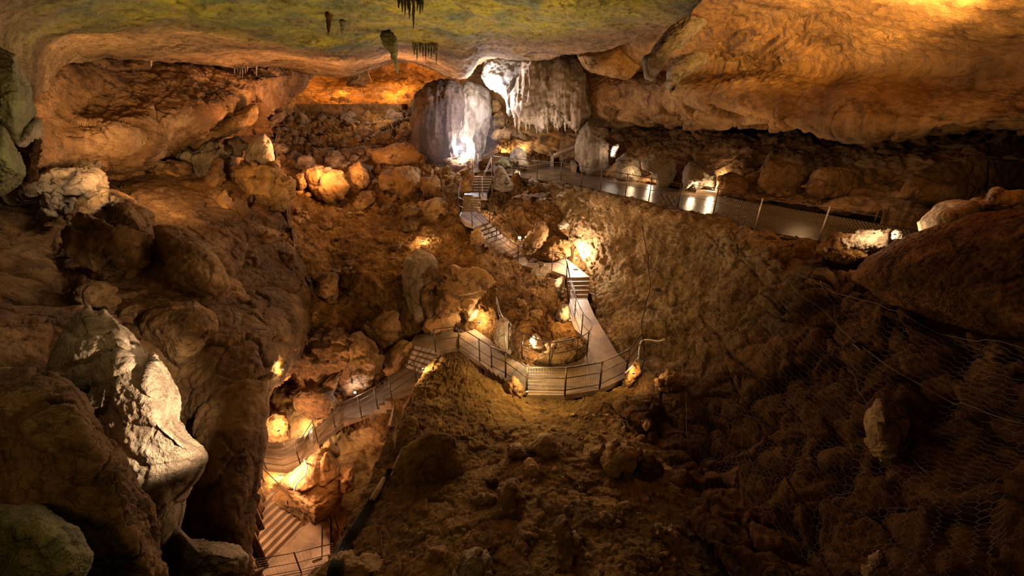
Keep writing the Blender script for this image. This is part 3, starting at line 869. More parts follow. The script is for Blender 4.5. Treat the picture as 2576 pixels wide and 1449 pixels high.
# ------------------------------------------------------------------ boulders and formations, each one its own thing
ROCKS = [
    # outline, t, thickness, label, material, options
    ([(-60, 110), (0, 120), (38, 138), (58, 185), (76, 232), (86, 285), (75, 310), (42, 350), (0, 330), (-60, 330)], 6.2, .8, 'smooth green-stained rock column at the cave edge, upper lump', 'mossy', dict(style='round')),
    ([(40, 345), (62, 308), (98, 300), (101, 326), (82, 352), (58, 366), (44, 360)], 6.3, .3, 'pale rough wedge jutting out below the green-stained rock column', 'pale', {}),
    ([(-60, 315), (5, 312), (40, 380), (60, 418), (62, 442), (34, 470), (0, 490), (-60, 500)], 5.8, .7, 'green-stained rock column at the cave edge, lower bulge', 'mossy', dict(style='round')),
    ([(44, 350), (92, 342), (97, 372), (88, 392), (90, 446), (66, 460), (46, 410)], 8.5, .4, 'dark red-brown hanging fin behind the green-stained column', 'darkearth', {}),
    ([(145, 420), (190, 404), (250, 398), (260, 408), (246, 430), (200, 434), (152, 430)], 15.2, .7, 'pale flat slab lying on top of the pale ledge rocks', 'pale', {}),
    ([(-30, 500), (10, 470), (60, 442), (150, 428), (240, 438), (248, 470), (230, 497), (160, 492), (130, 472), (100, 490), (60, 502), (22, 520), (0, 530)], 13.4, .9, 'long pale ledge rock under the mottled overhang', 'pale', {}),
    ([(104, 492), (138, 478), (158, 494), (155, 520), (132, 532), (110, 522)], 12.6, .4, 'pale upright knob below the long pale ledge rock', 'pale', {}),
    ([(90, 546), (106, 522), (138, 530), (145, 548), (112, 556)], 12.1, .3, 'small pale stone at the foot of the pale knob', 'grey', {}),
    ([(162, 506), (186, 498), (216, 510), (212, 534), (186, 546), (165, 540)], 13.0, .4, 'rounded pale stone beside the pale upright knob', 'pale', {}),
    ([(93, 655), (140, 602), (198, 566), (214, 540), (270, 490), (322, 505), (366, 535), (382, 572), (396, 618), (392, 680), (340, 722), (250, 712), (180, 696), (115, 682)], 12.4, 1.5, 'largest boulder, pointed on top, on the dark boulder slope', 'brown', dict(tilt=(.3, 0))),
    ([(360, 575), (402, 562), (450, 572), (520, 612), (556, 660), (571, 716), (546, 746), (470, 756), (418, 762), (360, 736), (335, 705), (386, 655)], 13.0, 1.3, 'dark rounded boulder leaning on the largest pointed boulder', 'brown', dict(style='round')),
    ([(335, 800), (370, 775), (430, 760), (490, 760), (530, 790), (541, 830), (512, 852), (500, 882), (452, 940), (425, 922), (400, 880), (345, 842)], 10.4, 1.0, 'domed dark boulder with a hooked lower end above the lit rock spur', 'brown', dict(style='round')),
    ([(474, 752), (528, 738), (541, 748), (516, 772), (480, 766)], 12.6, .3, 'small light flat stone wedged over the domed dark boulder', 'ochre', {}),
    ([(255, 772), (330, 765), (372, 790), (366, 806), (330, 832), (282, 802)], 10.6, .5, 'low brown hump between the largest boulder and lit rock spur', 'brown', {}),
    ([(150, 760), (205, 700), (270, 722), (300, 760), (255, 780), (200, 790)], 10.6, .6, 'broad brown rock under the largest pointed boulder', 'brown', {}),
    ([(395, 408), (480, 342), (560, 300), (640, 262), (648, 276), (636, 310), (560, 346), (480, 387), (420, 422)], 20.6, .8, 'long leaning slab under the mottled overhang lip', 'ochre', dict(style='round')),
    ([(375, 428), (430, 402), (470, 407), (486, 440), (440, 447), (390, 442)], 18.4, .6, 'flat-topped rock at the low end of the leaning slab', 'ochre', {}),
    ([(458, 402), (546, 347), (566, 362), (556, 430), (502, 462), (470, 432)], 19.4, .8, 'striped block just below the long leaning slab', 'grey', {}),
    ([(508, 470), (545, 396), (560, 402), (552, 460), (526, 506)], 18.6, .5, 'thin dark upright slab beside the striped block', 'brown', {}),
    ([(560, 352), (600, 340), (621, 365), (602, 392), (570, 386)], 20.5, .5, 'angular grey rock wedged at the top of the boulder pile', 'grey', {}),
    ([(610, 422), (625, 362), (645, 340), (664, 338), (685, 360), (691, 402), (680, 432), (640, 428)], 20.4, .8, 'pale upright tooth-shaped boulder on the boulder pile', 'pale', dict(style='round')),
    ([(560, 436), (610, 404), (640, 430), (692, 408), (720, 450), (736, 482), (720, 532), (670, 542), (620, 505), (580, 482)], 20.0, 1.1, 'broad cracked boulder carrying the pale tooth-shaped boulder', 'ochre', {}),
    ([(530, 500), (560, 470), (585, 520), (595, 545), (570, 552), (545, 530)], 17.6, .4, 'narrow lit rock edge below the thin dark slab', 'ochre', {}),
    ([(768, 432), (800, 418), (850, 435), (881, 466), (862, 500), (830, 511), (800, 496), (775, 462)], 23.6, .9, 'orange lit block with a flat top on the rubble slope', 'ochre', {}),
    ([(744, 442), (764, 434), (772, 470), (752, 482)], 23.4, .4, 'small upright stone beside the orange lit block', 'ochre', {}),
    ([(880, 424), (905, 405), (926, 440), (920, 472), (890, 462)], 25.2, .6, 'brown wedge stone behind the orange lit block', 'ochre', {}),
    ([(925, 378), (1000, 360), (1080, 364), (1096, 400), (1072, 420), (1000, 420), (940, 412)], 28.8, 1.2, 'wide smooth boulder at the foot of the lit pillar', 'ochre', dict(style='round')),
    ([(960, 447), (1000, 420), (1050, 430), (1066, 466), (1050, 497), (1010, 501), (980, 482)], 25.0, 1.0, 'rounded boulder below the wide smooth boulder', 'ochre', {}),
    ([(1062, 448), (1095, 440), (1112, 470), (1096, 502), (1066, 496)], 24.2, .6, 'squarish boulder next to the upper stair flight', 'ochre', {}),
    ([(1060, 524), (1090, 505), (1112, 520), (1108, 552), (1080, 570), (1058, 552)], 22.6, .6, 'boulder beside the stair landing on the earth slope', 'ochre', {}),
    ([(1000, 560), (1030, 535), (1058, 552), (1050, 580), (1015, 588)], 21.8, .5, 'flattish brown boulder on the earth slope above the glowing niche', 'brown', {}),
    ([(1088, 392), (1150, 402), (1192, 400), (1204, 424), (1150, 442), (1100, 436)], 28.4, 1.0, 'dark low rock under the white lamp glow', 'brown', {}),
    ([(1035, 290), (1042, 240), (1088, 207), (1130, 198), (1162, 212), (1172, 262), (1160, 310), (1150, 352), (1152, 400), (1120, 422), (1085, 410), (1040, 385)], 28.3, 1.5, 'massive dark rock pillar with a streaked face beside the white lamp', 'umber', dict(style='flute', name='rock_pillar', cat='cave formation', k=.7)),
    ([(1146, 230), (1180, 205), (1233, 226), (1241, 280), (1228, 330), (1216, 380), (1200, 428), (1150, 432), (1132, 400), (1140, 320)], 29.2, 1.3, 'fluted flowstone face lit white from below by the floodlight', 'flow', dict(style='flute', name='flowstone', cat='cave formation', k=.75)),
    ([(1207, 190), (1222, 152), (1268, 142), (1330, 146), (1326, 168), (1302, 200), (1292, 232), (1287, 282), (1282, 294), (1276, 280), (1272, 252), (1240, 226), (1218, 210)], 27.4, .9, 'brilliant white flowstone hanging under the roof', 'calcite', dict(style='round', name='flowstone', cat='cave formation')),
    ([(1320, 150), (1360, 140), (1448, 138), (1472, 180), (1480, 232), (1488, 285), (1470, 312), (1452, 330), (1440, 306), (1420, 300), (1404, 322), (1390, 300), (1362, 334), (1345, 310), (1322, 312), (1300, 302), (1286, 280), (1284, 240), (1300, 200)], 26.2, 1.2, 'striped curtain of draped flowstone beside the white flowstone', 'flow', dict(style='flute', name='flowstone_curtain', cat='cave formation', k=1.1, p=5)),
    ([(1452, 350), (1462, 320), (1480, 300), (1502, 330), (1530, 372), (1541, 405), (1520, 442), (1490, 452), (1462, 432), (1448, 395)], 25.8, .9, 'grey fluted column standing behind the upper walkway', 'grey', dict(style='flute', name='rock_column', cat='cave formation')),
    ([(1534, 398), (1538, 372), (1545, 361), (1557, 363), (1552, 384), (1546, 396)], 25.0, .2, 'small white lit stone in the gap beside the grey column', 'calcite', {}),
    ([(1225, 302), (1258, 280), (1285, 300), (1276, 332), (1240, 326)], 30.5, .8, 'orange lit boulder between the pillar and the curtain', 'ochre', {}),
    ([(1234, 248), (1258, 252), (1263, 282), (1240, 284)], 30.8, .6, 'orange stone above the boulder between pillar and curtain', 'ochre', {}),
    ([(1238, 330), (1275, 326), (1330, 340), (1345, 355), (1310, 352), (1282, 344), (1252, 356), (1236, 350)], 29.0, .7, 'arched brow rock over the glowing niche behind the stairs', 'ochre', {}),
    ([(1284, 392), (1298, 372), (1324, 384), (1328, 422), (1290, 422), (1280, 406)], 26.4, .6, 'leaning grey boulder in front of the glowing niche', 'grey', {}),
    ([(1244, 408), (1270, 395), (1290, 420), (1262, 432)], 26.2, .4, 'low mossy stone at the head of the stairs', 'mossy', {}),
    ([(1238, 470), (1250, 430), (1257, 421), (1276, 446), (1286, 472), (1262, 484)], 24.0, .4, 'triangular upright stone where stairs and walkway meet', 'grey', {}),
    ([(1156, 470), (1164, 437), (1184, 426), (1195, 450), (1186, 482), (1166, 484)], 23.8, .5, 'rounded rock post holding the top of the stair railing', 'ochre', {}),
    ([(1198, 408), (1222, 387), (1240, 402), (1236, 420), (1206, 428)], 26.2, .5, 'dark rounded stone behind the stair top', 'brown', {}),
    ([(1312, 618), (1345, 572), (1364, 558), (1377, 580), (1366, 620), (1340, 642), (1320, 638)], 21.3, .5, 'leaning slab lit along its edge beside the lower stairs', 'ochre', {}),
    ([(1326, 646), (1342, 614), (1395, 596), (1432, 606), (1440, 640), (1420, 652), (1380, 653)], 21.6, .5, 'dark earthy bank rock behind the bright landing', 'earth', {}),
    ([(1186, 580), (1208, 570), (1216, 590), (1212, 618), (1192, 620), (1184, 600)], 20.1, .3, 'stubby rock at the side of the turning stairs', 'ochre', {}),
    ([(1405, 566), (1422, 552), (1434, 562), (1424, 576), (1408, 577)], 22.0, .25, 'small pale stone lying on the bank above the bright lamp', 'pale', {}),
    ([(1338, 684), (1352, 666), (1380, 668), (1390, 684), (1365, 696), (1344, 694)], 19.3, .3, 'pale lumpy rock at the edge of the bright landing', 'pale', {}),
    ([(1400, 700), (1418, 694), (1423, 735), (1408, 744), (1396, 725)], 18.9, .3, 'warm lit rock face under the bright landing', 'pale', {}),
    ([(1399, 796), (1412, 768), (1430, 768), (1433, 800), (1416, 816)], 17.2, .35, 'grey stone beside the amber lamp on the path', 'grey', {}),
    ([(1345, 906), (1378, 872), (1438, 850), (1470, 868), (1472, 890), (1440, 912), (1392, 922), (1356, 920)], 14.9, .7, 'broad yellow-brown rock ringed by the curved railing', 'ochre', {}),
    ([(1334, 856), (1344, 838), (1360, 848), (1362, 876), (1342, 880)], 15.4, .3, 'small pale rock lit by the lamp inside the loop', 'pale', {}),
    ([(1250, 812), (1262, 796), (1278, 802), (1283, 842), (1277, 868), (1290, 894), (1268, 890), (1246, 866), (1243, 840)], 16.5, .25, 'pale curved channel wall by the lower path', 'pale', dict(style='round', k=.3)),
    ([(1010, 705), (1024, 652), (1054, 632), (1090, 640), (1102, 668), (1090, 700), (1062, 760), (1070, 802), (1046, 817), (1026, 782), (1015, 746)], 18.3, .7, 'tall cream-faced boulder split by a crack below the niche', 'pale', dict(style='round')),
    ([(1060, 694), (1086, 662), (1106, 682), (1096, 742), (1082, 802), (1066, 782), (1055, 732)], 18.0, .5, 'narrow dark rock pressed against the cream-faced boulder', 'brown', {}),
    ([(1098, 724), (1130, 682), (1170, 680), (1216, 700), (1222, 742), (1192, 790), (1150, 802), (1110, 827), (1064, 832), (1090, 790)], 18.2, 1.0, 'big tilted boulder above the lower path', 'ochre', {}),
    ([(968, 916), (976, 888), (1010, 856), (1035, 870), (1018, 900), (1002, 936), (976, 942)], 17.4, .5, 'upright tan boulder beside the narrow stairs', 'ochre', {}),
    ([(752, 912), (762, 862), (820, 822), (890, 832), (940, 866), (946, 902), (916, 952), (880, 988), (838, 992), (790, 952)], 16.3, 1.0, 'large dark boulder overhanging the footbridge', 'brown', {}),
    ([(738, 1000), (752, 978), (792, 962), (836, 980), (852, 1012), (826, 1050), (780, 1054), (746, 1028)], 15.6, .7, 'rounded dark boulder over the lit landing', 'brown', dict(style='round')),
    ([(686, 935), (692, 908), (708, 888), (735, 896), (745, 916), (726, 946), (700, 960)], 15.4, .35, 'yellow crusty rock glowing beside the pit', 'ochre', {}),
    ([(788, 700), (812, 688), (842, 692), (852, 742), (830, 762), (800, 742)], 16.8, .5, 'dark upright boulder on the earth slope', 'brown', {}),
    ([(900, 826), (950, 795), (1000, 790), (1012, 832), (962, 872), (912, 856)], 17.2, .7, 'wide brown rock above the upright tan boulder', 'brown', {}),
    ([(862, 700), (900, 672), (950, 690), (960, 740), (915, 765), (870, 745)], 18.0, .6, 'brown earth-covered boulder in the middle of the slope', 'earth', {}),
    ([(657, 1096), (665, 1066), (690, 1036), (715, 1040), (729, 1080), (720, 1106), (690, 1114)], 15.3, .4, 'orange glowing rock behind the lowest landing', 'ochre', {}),
    ([(720, 1196), (770, 1162), (826, 1126), (872, 1190), (866, 1250), (838, 1300), (790, 1328), (762, 1290), (735, 1250), (706, 1216)], 14.1, .8, 'orange lit boulder beside the bottom stairs', 'ochre', dict(style='crag', k=.3)),
    ([(800, 1136), (830, 1110), (852, 1140), (824, 1164)], 14.6, .4, 'reddish block wedged behind the orange lit boulder', 'ochre', {}),
    ([(850, 1184), (886, 1168), (894, 1230), (862, 1244)], 14.0, .4, 'reddish stone in the shadow of the earth mound', 'ochre', {}),
    ([(1268, 986), (1272, 958), (1290, 945), (1312, 964), (1323, 985), (1316, 1012), (1282, 1008)], 12.9, .4, 'knobbly dark stone at the corner of the platform', 'brown', {}),
    ([(1562, 988), (1578, 945), (1592, 908), (1606, 934), (1601, 952), (1582, 986), (1566, 1000)], 13.0, .3, 'warm lit rock at the fence end of the platform', 'ochre', {}),
    ([(1648, 952), (1680, 932), (1716, 946), (1722, 970), (1698, 992), (1660, 986)], 12.3, .4, 'brown rock just outside the platform fence', 'brown', {}),
    ([(996, 1078), (1020, 1049), (1046, 1050), (1054, 1070), (1040, 1110), (1014, 1170), (985, 1230), (950, 1270), (955, 1200)], 10.4, .6, 'smooth brown rock on the crest of the earth mound', 'clay', dict(style='round')),
    ([(980, 1206), (1010, 1135), (1080, 1085), (1140, 1100), (1182, 1200), (1152, 1290), (1062, 1335), (1020, 1330), (986, 1272)], 9.0, .4, 'large smooth slab half buried in the earth mound', 'clay', dict(style='round', k=.5)),
    ([(1298, 1196), (1330, 1150), (1370, 1178), (1387, 1225), (1346, 1244), (1312, 1226)], 8.9, .4, 'angular boulder with a pale face on the mound', 'ochre', {}),
    ([(1278, 1130), (1308, 1118), (1332, 1150), (1312, 1172), (1284, 1154)], 9.4, .3, 'small boulder above the pale-faced angular boulder', 'brown', {}),
    ([(1474, 1168), (1480, 1132), (1518, 1114), (1526, 1150), (1506, 1178)], 9.2, .35, 'smaller of the two knobbly boulders on the mound', 'brown', {}),
    ([(1515, 1182), (1530, 1122), (1570, 1108), (1612, 1130), (1597, 1202), (1556, 1227), (1520, 1206)], 8.8, .5, 'largest knobbly boulder on the mound', 'ochre', {}),
    ([(1602, 1180), (1638, 1142), (1672, 1190), (1642, 1232), (1612, 1222)], 8.8, .4, 'dark flat rock touching the largest knobbly boulder', 'darkearth', {}),
    ([(1190, 1254), (1210, 1238), (1248, 1250), (1251, 1270), (1226, 1284), (1196, 1272)], 7.7, .2, 'small tan block perched over a dark hole', 'ochre', {}),
    ([(1164, 1264), (1184, 1240), (1196, 1268), (1186, 1292), (1168, 1292)], 7.9, .2, 'thin upright stone beside the small tan block', 'brown', {}),
    ([(1220, 1208), (1254, 1200), (1260, 1234), (1226, 1238)], 8.3, .25, 'dark cube-like stone behind the small tan block', 'darkearth', {}),
    ([(1254, 1234), (1290, 1210), (1322, 1250), (1322, 1330), (1292, 1362), (1262, 1332), (1250, 1282)], 7.5, .4, 'long upright brown rock below the pale-faced boulder', 'brown', {}),
    ([(1284, 1374), (1310, 1325), (1341, 1340), (1337, 1390), (1310, 1407), (1286, 1392)], 6.7, .3, 'rough brown stone at the foot of the long upright rock', 'ochre', {}),
    ([(1145, 1449), (1165, 1396), (1205, 1380), (1232, 1402), (1242, 1449), (1240, 1510), (1150, 1510)], 5.9, .35, 'pale upright rock at the near edge of the mound', 'pale', {}),
    ([(760, 1500), (782, 1442), (830, 1412), (870, 1396), (922, 1410), (962, 1432), (988, 1500)], 6.3, .5, 'lumpy ochre rock at the foot of the cable bundle', 'ochre', {}),
    ([(1330, 1124), (1370, 1100), (1422, 1140), (1442, 1172), (1392, 1182), (1350, 1152)], 9.5, .35, 'low half-buried rock uphill of the pale-faced boulder', 'brown', {}),
    ([(1392, 1322), (1422, 1308), (1480, 1400), (1522, 1500), (1452, 1500)], 6.6, .4, 'long dark slab edging the fissure in the mound', 'brown', {}),
    ([(1648, 1316), (1690, 1328), (1724, 1380), (1702, 1402), (1662, 1362)], 6.9, .3, 'tan slab lying by the netting edge', 'ochre', {}),
    ([(1400, 1420), (1440, 1400), (1462, 1440), (1450, 1500), (1405, 1500)], 6.2, .3, 'squat brown stone beside the fissure slab', 'brown', {}),
    # right side
    ([(2112, 612), (2124, 586), (2170, 578), (2236, 577), (2239, 602), (2222, 626), (2172, 632), (2130, 626)], 11.3, .5, 'brightly lit flat-faced block at the walkway edge', 'pale', {}),
    ([(2048, 622), (2108, 588), (2140, 606), (2180, 640), (2240, 632), (2190, 658), (2080, 652)], 11.5, .5, 'brown mound of earth and stone under the brightly lit block', 'earth', {}),
    ([(2243, 602), (2244, 582), (2254, 577), (2266, 580), (2270, 600), (2256, 606)], 10.8, .12, 'squat stone post shining beside the brightly lit block', 'calcite', {}),
    ([(2322, 567), (2350, 548), (2385, 524), (2420, 516), (2450, 500), (2478, 496), (2490, 474), (2515, 470), (2526, 484), (2580, 482), (2620, 490), (2680, 500), (2680, 535), (2576, 545), (2480, 545), (2400, 565), (2350, 580)], 9.9, .7, 'long pale rock ridge lit behind the dark dome', 'pale', dict(style='crag', k=.45)),
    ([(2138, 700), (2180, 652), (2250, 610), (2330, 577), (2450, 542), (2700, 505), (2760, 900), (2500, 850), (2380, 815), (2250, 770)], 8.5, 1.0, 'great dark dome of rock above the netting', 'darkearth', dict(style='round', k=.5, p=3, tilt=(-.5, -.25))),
    ([(2198, 1080), (2214, 1008), (2240, 1030), (2262, 1090), (2305, 1180), (2296, 1282), (2244, 1246), (2214, 1160)], 7.2, .45, 'yellowish boulder caught under the wire netting', 'ochre', {}),
    ([(2168, 1460), (2180, 1402), (2214, 1384), (2228, 1449), (2225, 1500)], 5.4, .25, 'pale stone under the netting at the bottom', 'ochre', {}),
    ([(1553, 452), (1549, 402), (1574, 386), (1606, 396), (1612, 442), (1598, 460)], 23.6, .5, 'stubby pale column behind the walkway rail', 'grey', dict(style='round')),
    ([(1612, 402), (1640, 388), (1690, 392), (1702, 432), (1684, 466), (1662, 482), (1650, 450), (1640, 428), (1624, 452)], 22.4, .6, 'arched grey rock with a lit hollow by the walkway', 'grey', dict(style='round')),
    ([(1722, 482), (1718, 440), (1734, 410), (1782, 404), (1802, 440), (1796, 472), (1770, 468), (1752, 478), (1744, 460)], 20.6, .6, 'rounded grey rock framing the walkway niche lamps', 'grey', dict(style='round')),
    ([(1802, 492), (1806, 448), (1850, 434), (1892, 452), (1904, 492), (1860, 500)], 19.9, .6, 'rough brown rock ending the row of walkway niches', 'brown', dict(style='crag', k=.6)),
    ([(2010, 470), (2060, 420), (2150, 412), (2210, 430), (2230, 480), (2150, 500), (2060, 500)], 17.8, .5, 'big rounded boulder in the dark recess', 'brown', dict(style='crag', k=.6)),
    ([(1900, 470), (1930, 410), (1990, 404), (2016, 450), (1990, 490), (1930, 494)], 19.0, .4, 'brown boulder in the recess beside the big rounded boulder', 'brown', dict(style='crag', k=.6)),
    ([(2250, 500), (2300, 430), (2420, 400), (2560, 410), (2640, 470), (2500, 500), (2360, 520)], 14.2, .5, 'low dark rock shelf deep in the recess', 'brown', dict(style='crag', k=.6)),
    # hanging rock between roof and great overhang
    ([(1640, 206), (1622, 196), (1618, 152), (1648, 106), (1690, 62), (1740, 10), (1800, -60), (1920, -60), (1840, 20), (1760, 80), (1690, 138)], 17.0, .9, 'dark hanging rock fin between roof and great overhang', 'grey', dict(style='crag', name='hanging_rock', k=.3)),
    ([(1690, 240), (1674, 214), (1680, 178), (1712, 148), (1768, 112), (1800, 96), (1790, 150), (1740, 186), (1700, 206)], 19.6, .6, 'smaller hanging fin tucked under the great overhang', 'grey', dict(style='crag', name='hanging_rock', k=.25)),
    ([(1448, 140), (1500, 112), (1560, 110), (1612, 120), (1628, 160), (1580, 196), (1520, 188), (1470, 172)], 23.2, .9, 'bulging rock shoulder above the flowstone curtain', 'ochre', dict(style='round', name='hanging_rock')),
    ([(870, 214), (882, 186), (915, 178), (928, 204), (922, 222), (895, 216)], 39, .8, 'bright orange rock in the cavity over the high ledge', 'ochre', {}),
    # lit spur low at the side
    ([(128, 925), (165, 850), (200, 785), (222, 765), (240, 795), (262, 775), (300, 812), (322, 850), (350, 880), (374, 905), (388, 878), (412, 940), (430, 1000), (430, 1062), (452, 1100), (470, 1118), (508, 1150), (492, 1190), (470, 1225), (442, 1270), (430, 1325), (402, 1392), (330, 1400), (250, 1300), (180, 1100)], 7.0, 1.0, 'jagged pale rock spur lit hard from the pit', 'pale', dict(style='crag', k=.38, tilt=(-.15, -.05), p=3)),
    ([(-80, 965), (60, 948), (150, 962), (186, 980), (240, 1076), (310, 1146), (346, 1230), (386, 1290), (396, 1372), (424, 1449), (430, 1530), (-80, 1530)], 5.0, .8, 'dark rough rock mass in front of the lit spur', 'brown', dict(style='earth', k=.9, p=3)),
    ([(-60, 1278), (20, 1272), (92, 1272), (150, 1302), (198, 1332), (234, 1400), (224, 1449), (210, 1510), (-60, 1510)], 3.9, .5, 'moss-green boulder nearest to the lookout', 'mossy', dict(style='round')),
    ([(400, 1400), (420, 1330), (445, 1322), (475, 1360), (540, 1364), (600, 1382), (622, 1400), (618, 1430), (580, 1520), (400, 1520)], 6.9, .6, 'pale smooth rock at the foot of the dark pit buttress', 'pale', dict(style='round')),
]
for out, t, T, label, mat, opt in ROCKS:
    rock(out, t, T, label, mat, **opt)

# ------------------------------------------------------------------ loose stones lying about: six shapes, copied
protos = []


def pebble_mesh(s):
    n, m = 26, 17
    V = [[0, 0, 1.]]
    for i in range(1, m):
        for j in range(n):
            a, b = math.pi * i / m, 2 * math.pi * j / n
            V.append([math.sin(a) * math.cos(b), math.sin(a) * math.sin(b), math.cos(a)])
    V.append([0, 0, -1.])
    V = np.array(V)
    Fc = [[0, 1 + j, 1 + (j + 1) % n] for j in range(n)]
    Fc += [[1 + i * n + j, 1 + (i + 1) * n + j, 1 + (i + 1) * n + (j + 1) % n, 1 + i * n + (j + 1) % n] for i in range(m - 2) for j in range(n)]
    Fc += [[len(V) - 1, 1 + (m - 2) * n + (j + 1) % n, 1 + (m - 2) * n + j] for j in range(n)]
    d = .45 * facet(V * 1.0 + s * 5, .8, s, 1.2, .05) + .16 * facet(V + s, 2.2, s + 3, 1., .2) + .10 * fbm(V + s * 3, 2.2, 3, s)
    return V * (1 + d)[:, None] * [1, .8, .62], Fc


def scatter(regions, n, smin, smax, label, group, mat, name='stone', sink=.25, seed=0):
    rng = random.Random(seed)
    P = []
    for k_ in range(4):
        V, Fc = pebble_mesh(seed * 10 + k_)
        me = bpy.data.meshes.new('stone_shape')
        me.from_pydata(V.tolist(), [], Fc)
        me.polygons.foreach_set('use_smooth', np.ones(len(Fc), bool))
        me.materials.append(M[mat])
        P.append(me)
    tot = sum((r[1] - r[0]) * (r[3] - r[2]) for r in regions)
    for (u0, u1, v0, v1) in regions:
        for _ in range(max(1, round(n * (u1 - u0) * (v1 - v0) / tot))):
            u, v = rng.uniform(u0, u1), rng.uniform(v0, v1)
            s_ = smin * (smax / smin) ** (rng.random() ** 1.8)
            t = ground(u, v)
            p = W(u, v, t)
            o = bpy.data.objects.new(name, rng.choice(P))
            o.location = p - np.array([0, 0, s_ * sink * .5])
            o.scale = (s_ * rng.uniform(.8, 1.3), s_ * rng.uniform(.8, 1.2), s_ * rng.uniform(.8, 1.2))
            o.rotation_euler = (rng.uniform(-.5, .5), rng.uniform(-.5, .5), rng.uniform(0, 6.3))
            COL.objects.link(o)
            tag(o, label, 'rock', group)


scatter([(690, 1030, 285, 345), (680, 930, 345, 430)], 80, .22, .95, 'angular block in the rubble slope below the high ledge', 'blocks of the rubble slope', 'rubble', seed=1)
scatter([(900, 1130, 440, 540)], 26, .2, .7, 'boulder scattered beside the upper stair flight', 'boulders beside the upper stairs', 'ochre', seed=2)
scatter([(620, 1000, 560, 690)], 16, .12, .4, 'stone lying on the bare earth slope', 'stones on the earth slope', 'brown', seed=3)
scatter([(1340, 1560, 455, 505)], 28, .1, .34, 'stone in the bank below the walkway rail', 'stones of the walkway bank', 'grey', seed=4)
scatter([(1130, 1420, 640, 800)], 14, .1, .3, 'stone on the bank inside the path loop', 'stones inside the path loop', 'brown', seed=5)
scatter([(1200, 1480, 1180, 1440), (1480, 1700, 1230, 1440), (1000, 1200, 1330, 1440)], 75, .03, .14, 'small loose stone on the near earth mound', 'loose stones on the near mound', 'ochre', seed=6)
scatter([(1350, 1640, 1030, 1120)], 20, .04, .14, 'small stone on the slope below the platform fence', 'stones below the platform', 'ochre', seed=7)
scatter([(660, 900, 470, 600)], 16, .2, .5, 'brown stone on the slope under the orange lit block', 'stones under the orange block', 'ochre', seed=8)
scatter([(1780, 2000, 590, 660)], 16, .06, .2, 'stone on the bank below the chain-link fence', 'stones below the chain-link fence', 'brown', seed=9)


# ------------------------------------------------------------------ stalactites
def stalactite(u, v0, v1, t, wpx, mat, label, group=None, name='stalactite', lean=0.):
    top = W(u, v0, t)
    tip = W(u + lean, v1, t)
    L = np.linalg.norm(top - tip)
    r0 = wpx / 2 * t / FPX
    n, m = 12, 16
    rng = np.random.RandomState(int(u * 3 + v0))
    V = []
    for i in range(m + 1):
        f = i / m
        c = top + (tip - top) * f + np.array([0, 0, .12 * L if i == 0 else 0])
        c = c + np.array([rng.uniform(-1, 1), rng.uniform(-1, 1), 0]) * r0 * .12
        r = r0 * (1 - f) ** .75 * (1 + .22 * rng.uniform(-1, 1)) + .004
        for j in range(n):
            a = 2 * math.pi * j / n
            q = r * (1 + .18 * math.sin(3 * a + rng.uniform(-.4, .4)))
            V.append(c + [q * math.cos(a), q * math.sin(a), 0])
    Fc = [[i * n + j, i * n + (j + 1) % n, (i + 1) * n + (j + 1) % n, (i + 1) * n + j] for i in range(m) for j in range(n)]
    Fc += [list(range(n))[::-1], [m * n + j for j in range(n)]]
    o = mesh(name, V, Fc, M[mat])
    tag(o, label, 'stalactite', group)


for u, v0, v1, w_ in [(1003, 0, 22, 8), (1012, 0, 32, 8), (1019, -5, 40, 7), (1026, 0, 26, 6), (1030, 0, 48, 8), (1040, -8, 74, 9), (1050, -4, 28, 7), (1057, 0, 36, 8), (1063, 0, 30, 6)]:
    stalactite(u, v0, v1, ground(u, max(v0, 2)) - .1, w_, 'mossy', 'thin yellow-green stalactite in the cluster at the top of the roof', 'yellow-green roof stalactites')
stalactite(826, 36, 88, ground(826, 42) - .1, 16, 'darkearth', 'single dark leaf-shaped stalactite on the yellow roof patch')
stalactite(862, 58, 92, ground(862, 60) - .1, 14, 'grey', 'short dark stalactite next to the leaf-shaped one')
for u, v0, v1, w_ in [(1042, 112, 140, 8), (1049, 110, 152, 7), (1057, 112, 136, 7), (1064, 112, 146, 6), (1071, 110, 154, 6), (1078, 112, 142, 6), (1085, 110, 148, 6), (1092, 112, 138, 6), (1098, 110, 162, 7)]:
    stalactite(u, v0, v1, ground(u, v0) - .1, w_, 'mossy', 'thin dark stalactite in the fringe hanging near the roof edge', 'fringe stalactites near the roof edge')
t_ = ground(975, 80) - .2
rock([(956, 92), (963, 66), (978, 74), (998, 96), (1003, 130), (998, 148), (1004, 180), (1000, 191), (996, 182), (993, 152), (985, 152), (984, 132), (968, 118)], t_, .35, 'ragged dark stalactite hanging lowest from the roof', 'mossy', style='flute', name='stalactite', cat='stalactite', k=.25)
stalactite(380, 150, 170, ground(380, 152), 6, 'pale', 'lone small stalactite over the dark slot in the mottled wall')
for u, v1 in [(590, 188), (597, 182), (604, 194), (610, 196), (617, 186), (622, 180), (645, 192)]:
    stalactite(u, 168, v1, 20.6, 4, 'pale', 'fine pale stalactite in the row under the roof edge', 'fine pale stalactites over the mottled wall')
for k_, u in enumerate(range(1296, 1470, 9)):
    stalactite(u, 292 + 8 * math.sin(k_), 322 + 16 * math.sin(k_ * 2.3), 25.6, 9, 'flow', 'drip tip along the bottom edge of the flowstone curtain', 'drips of the flowstone curtain', name='stalactite')


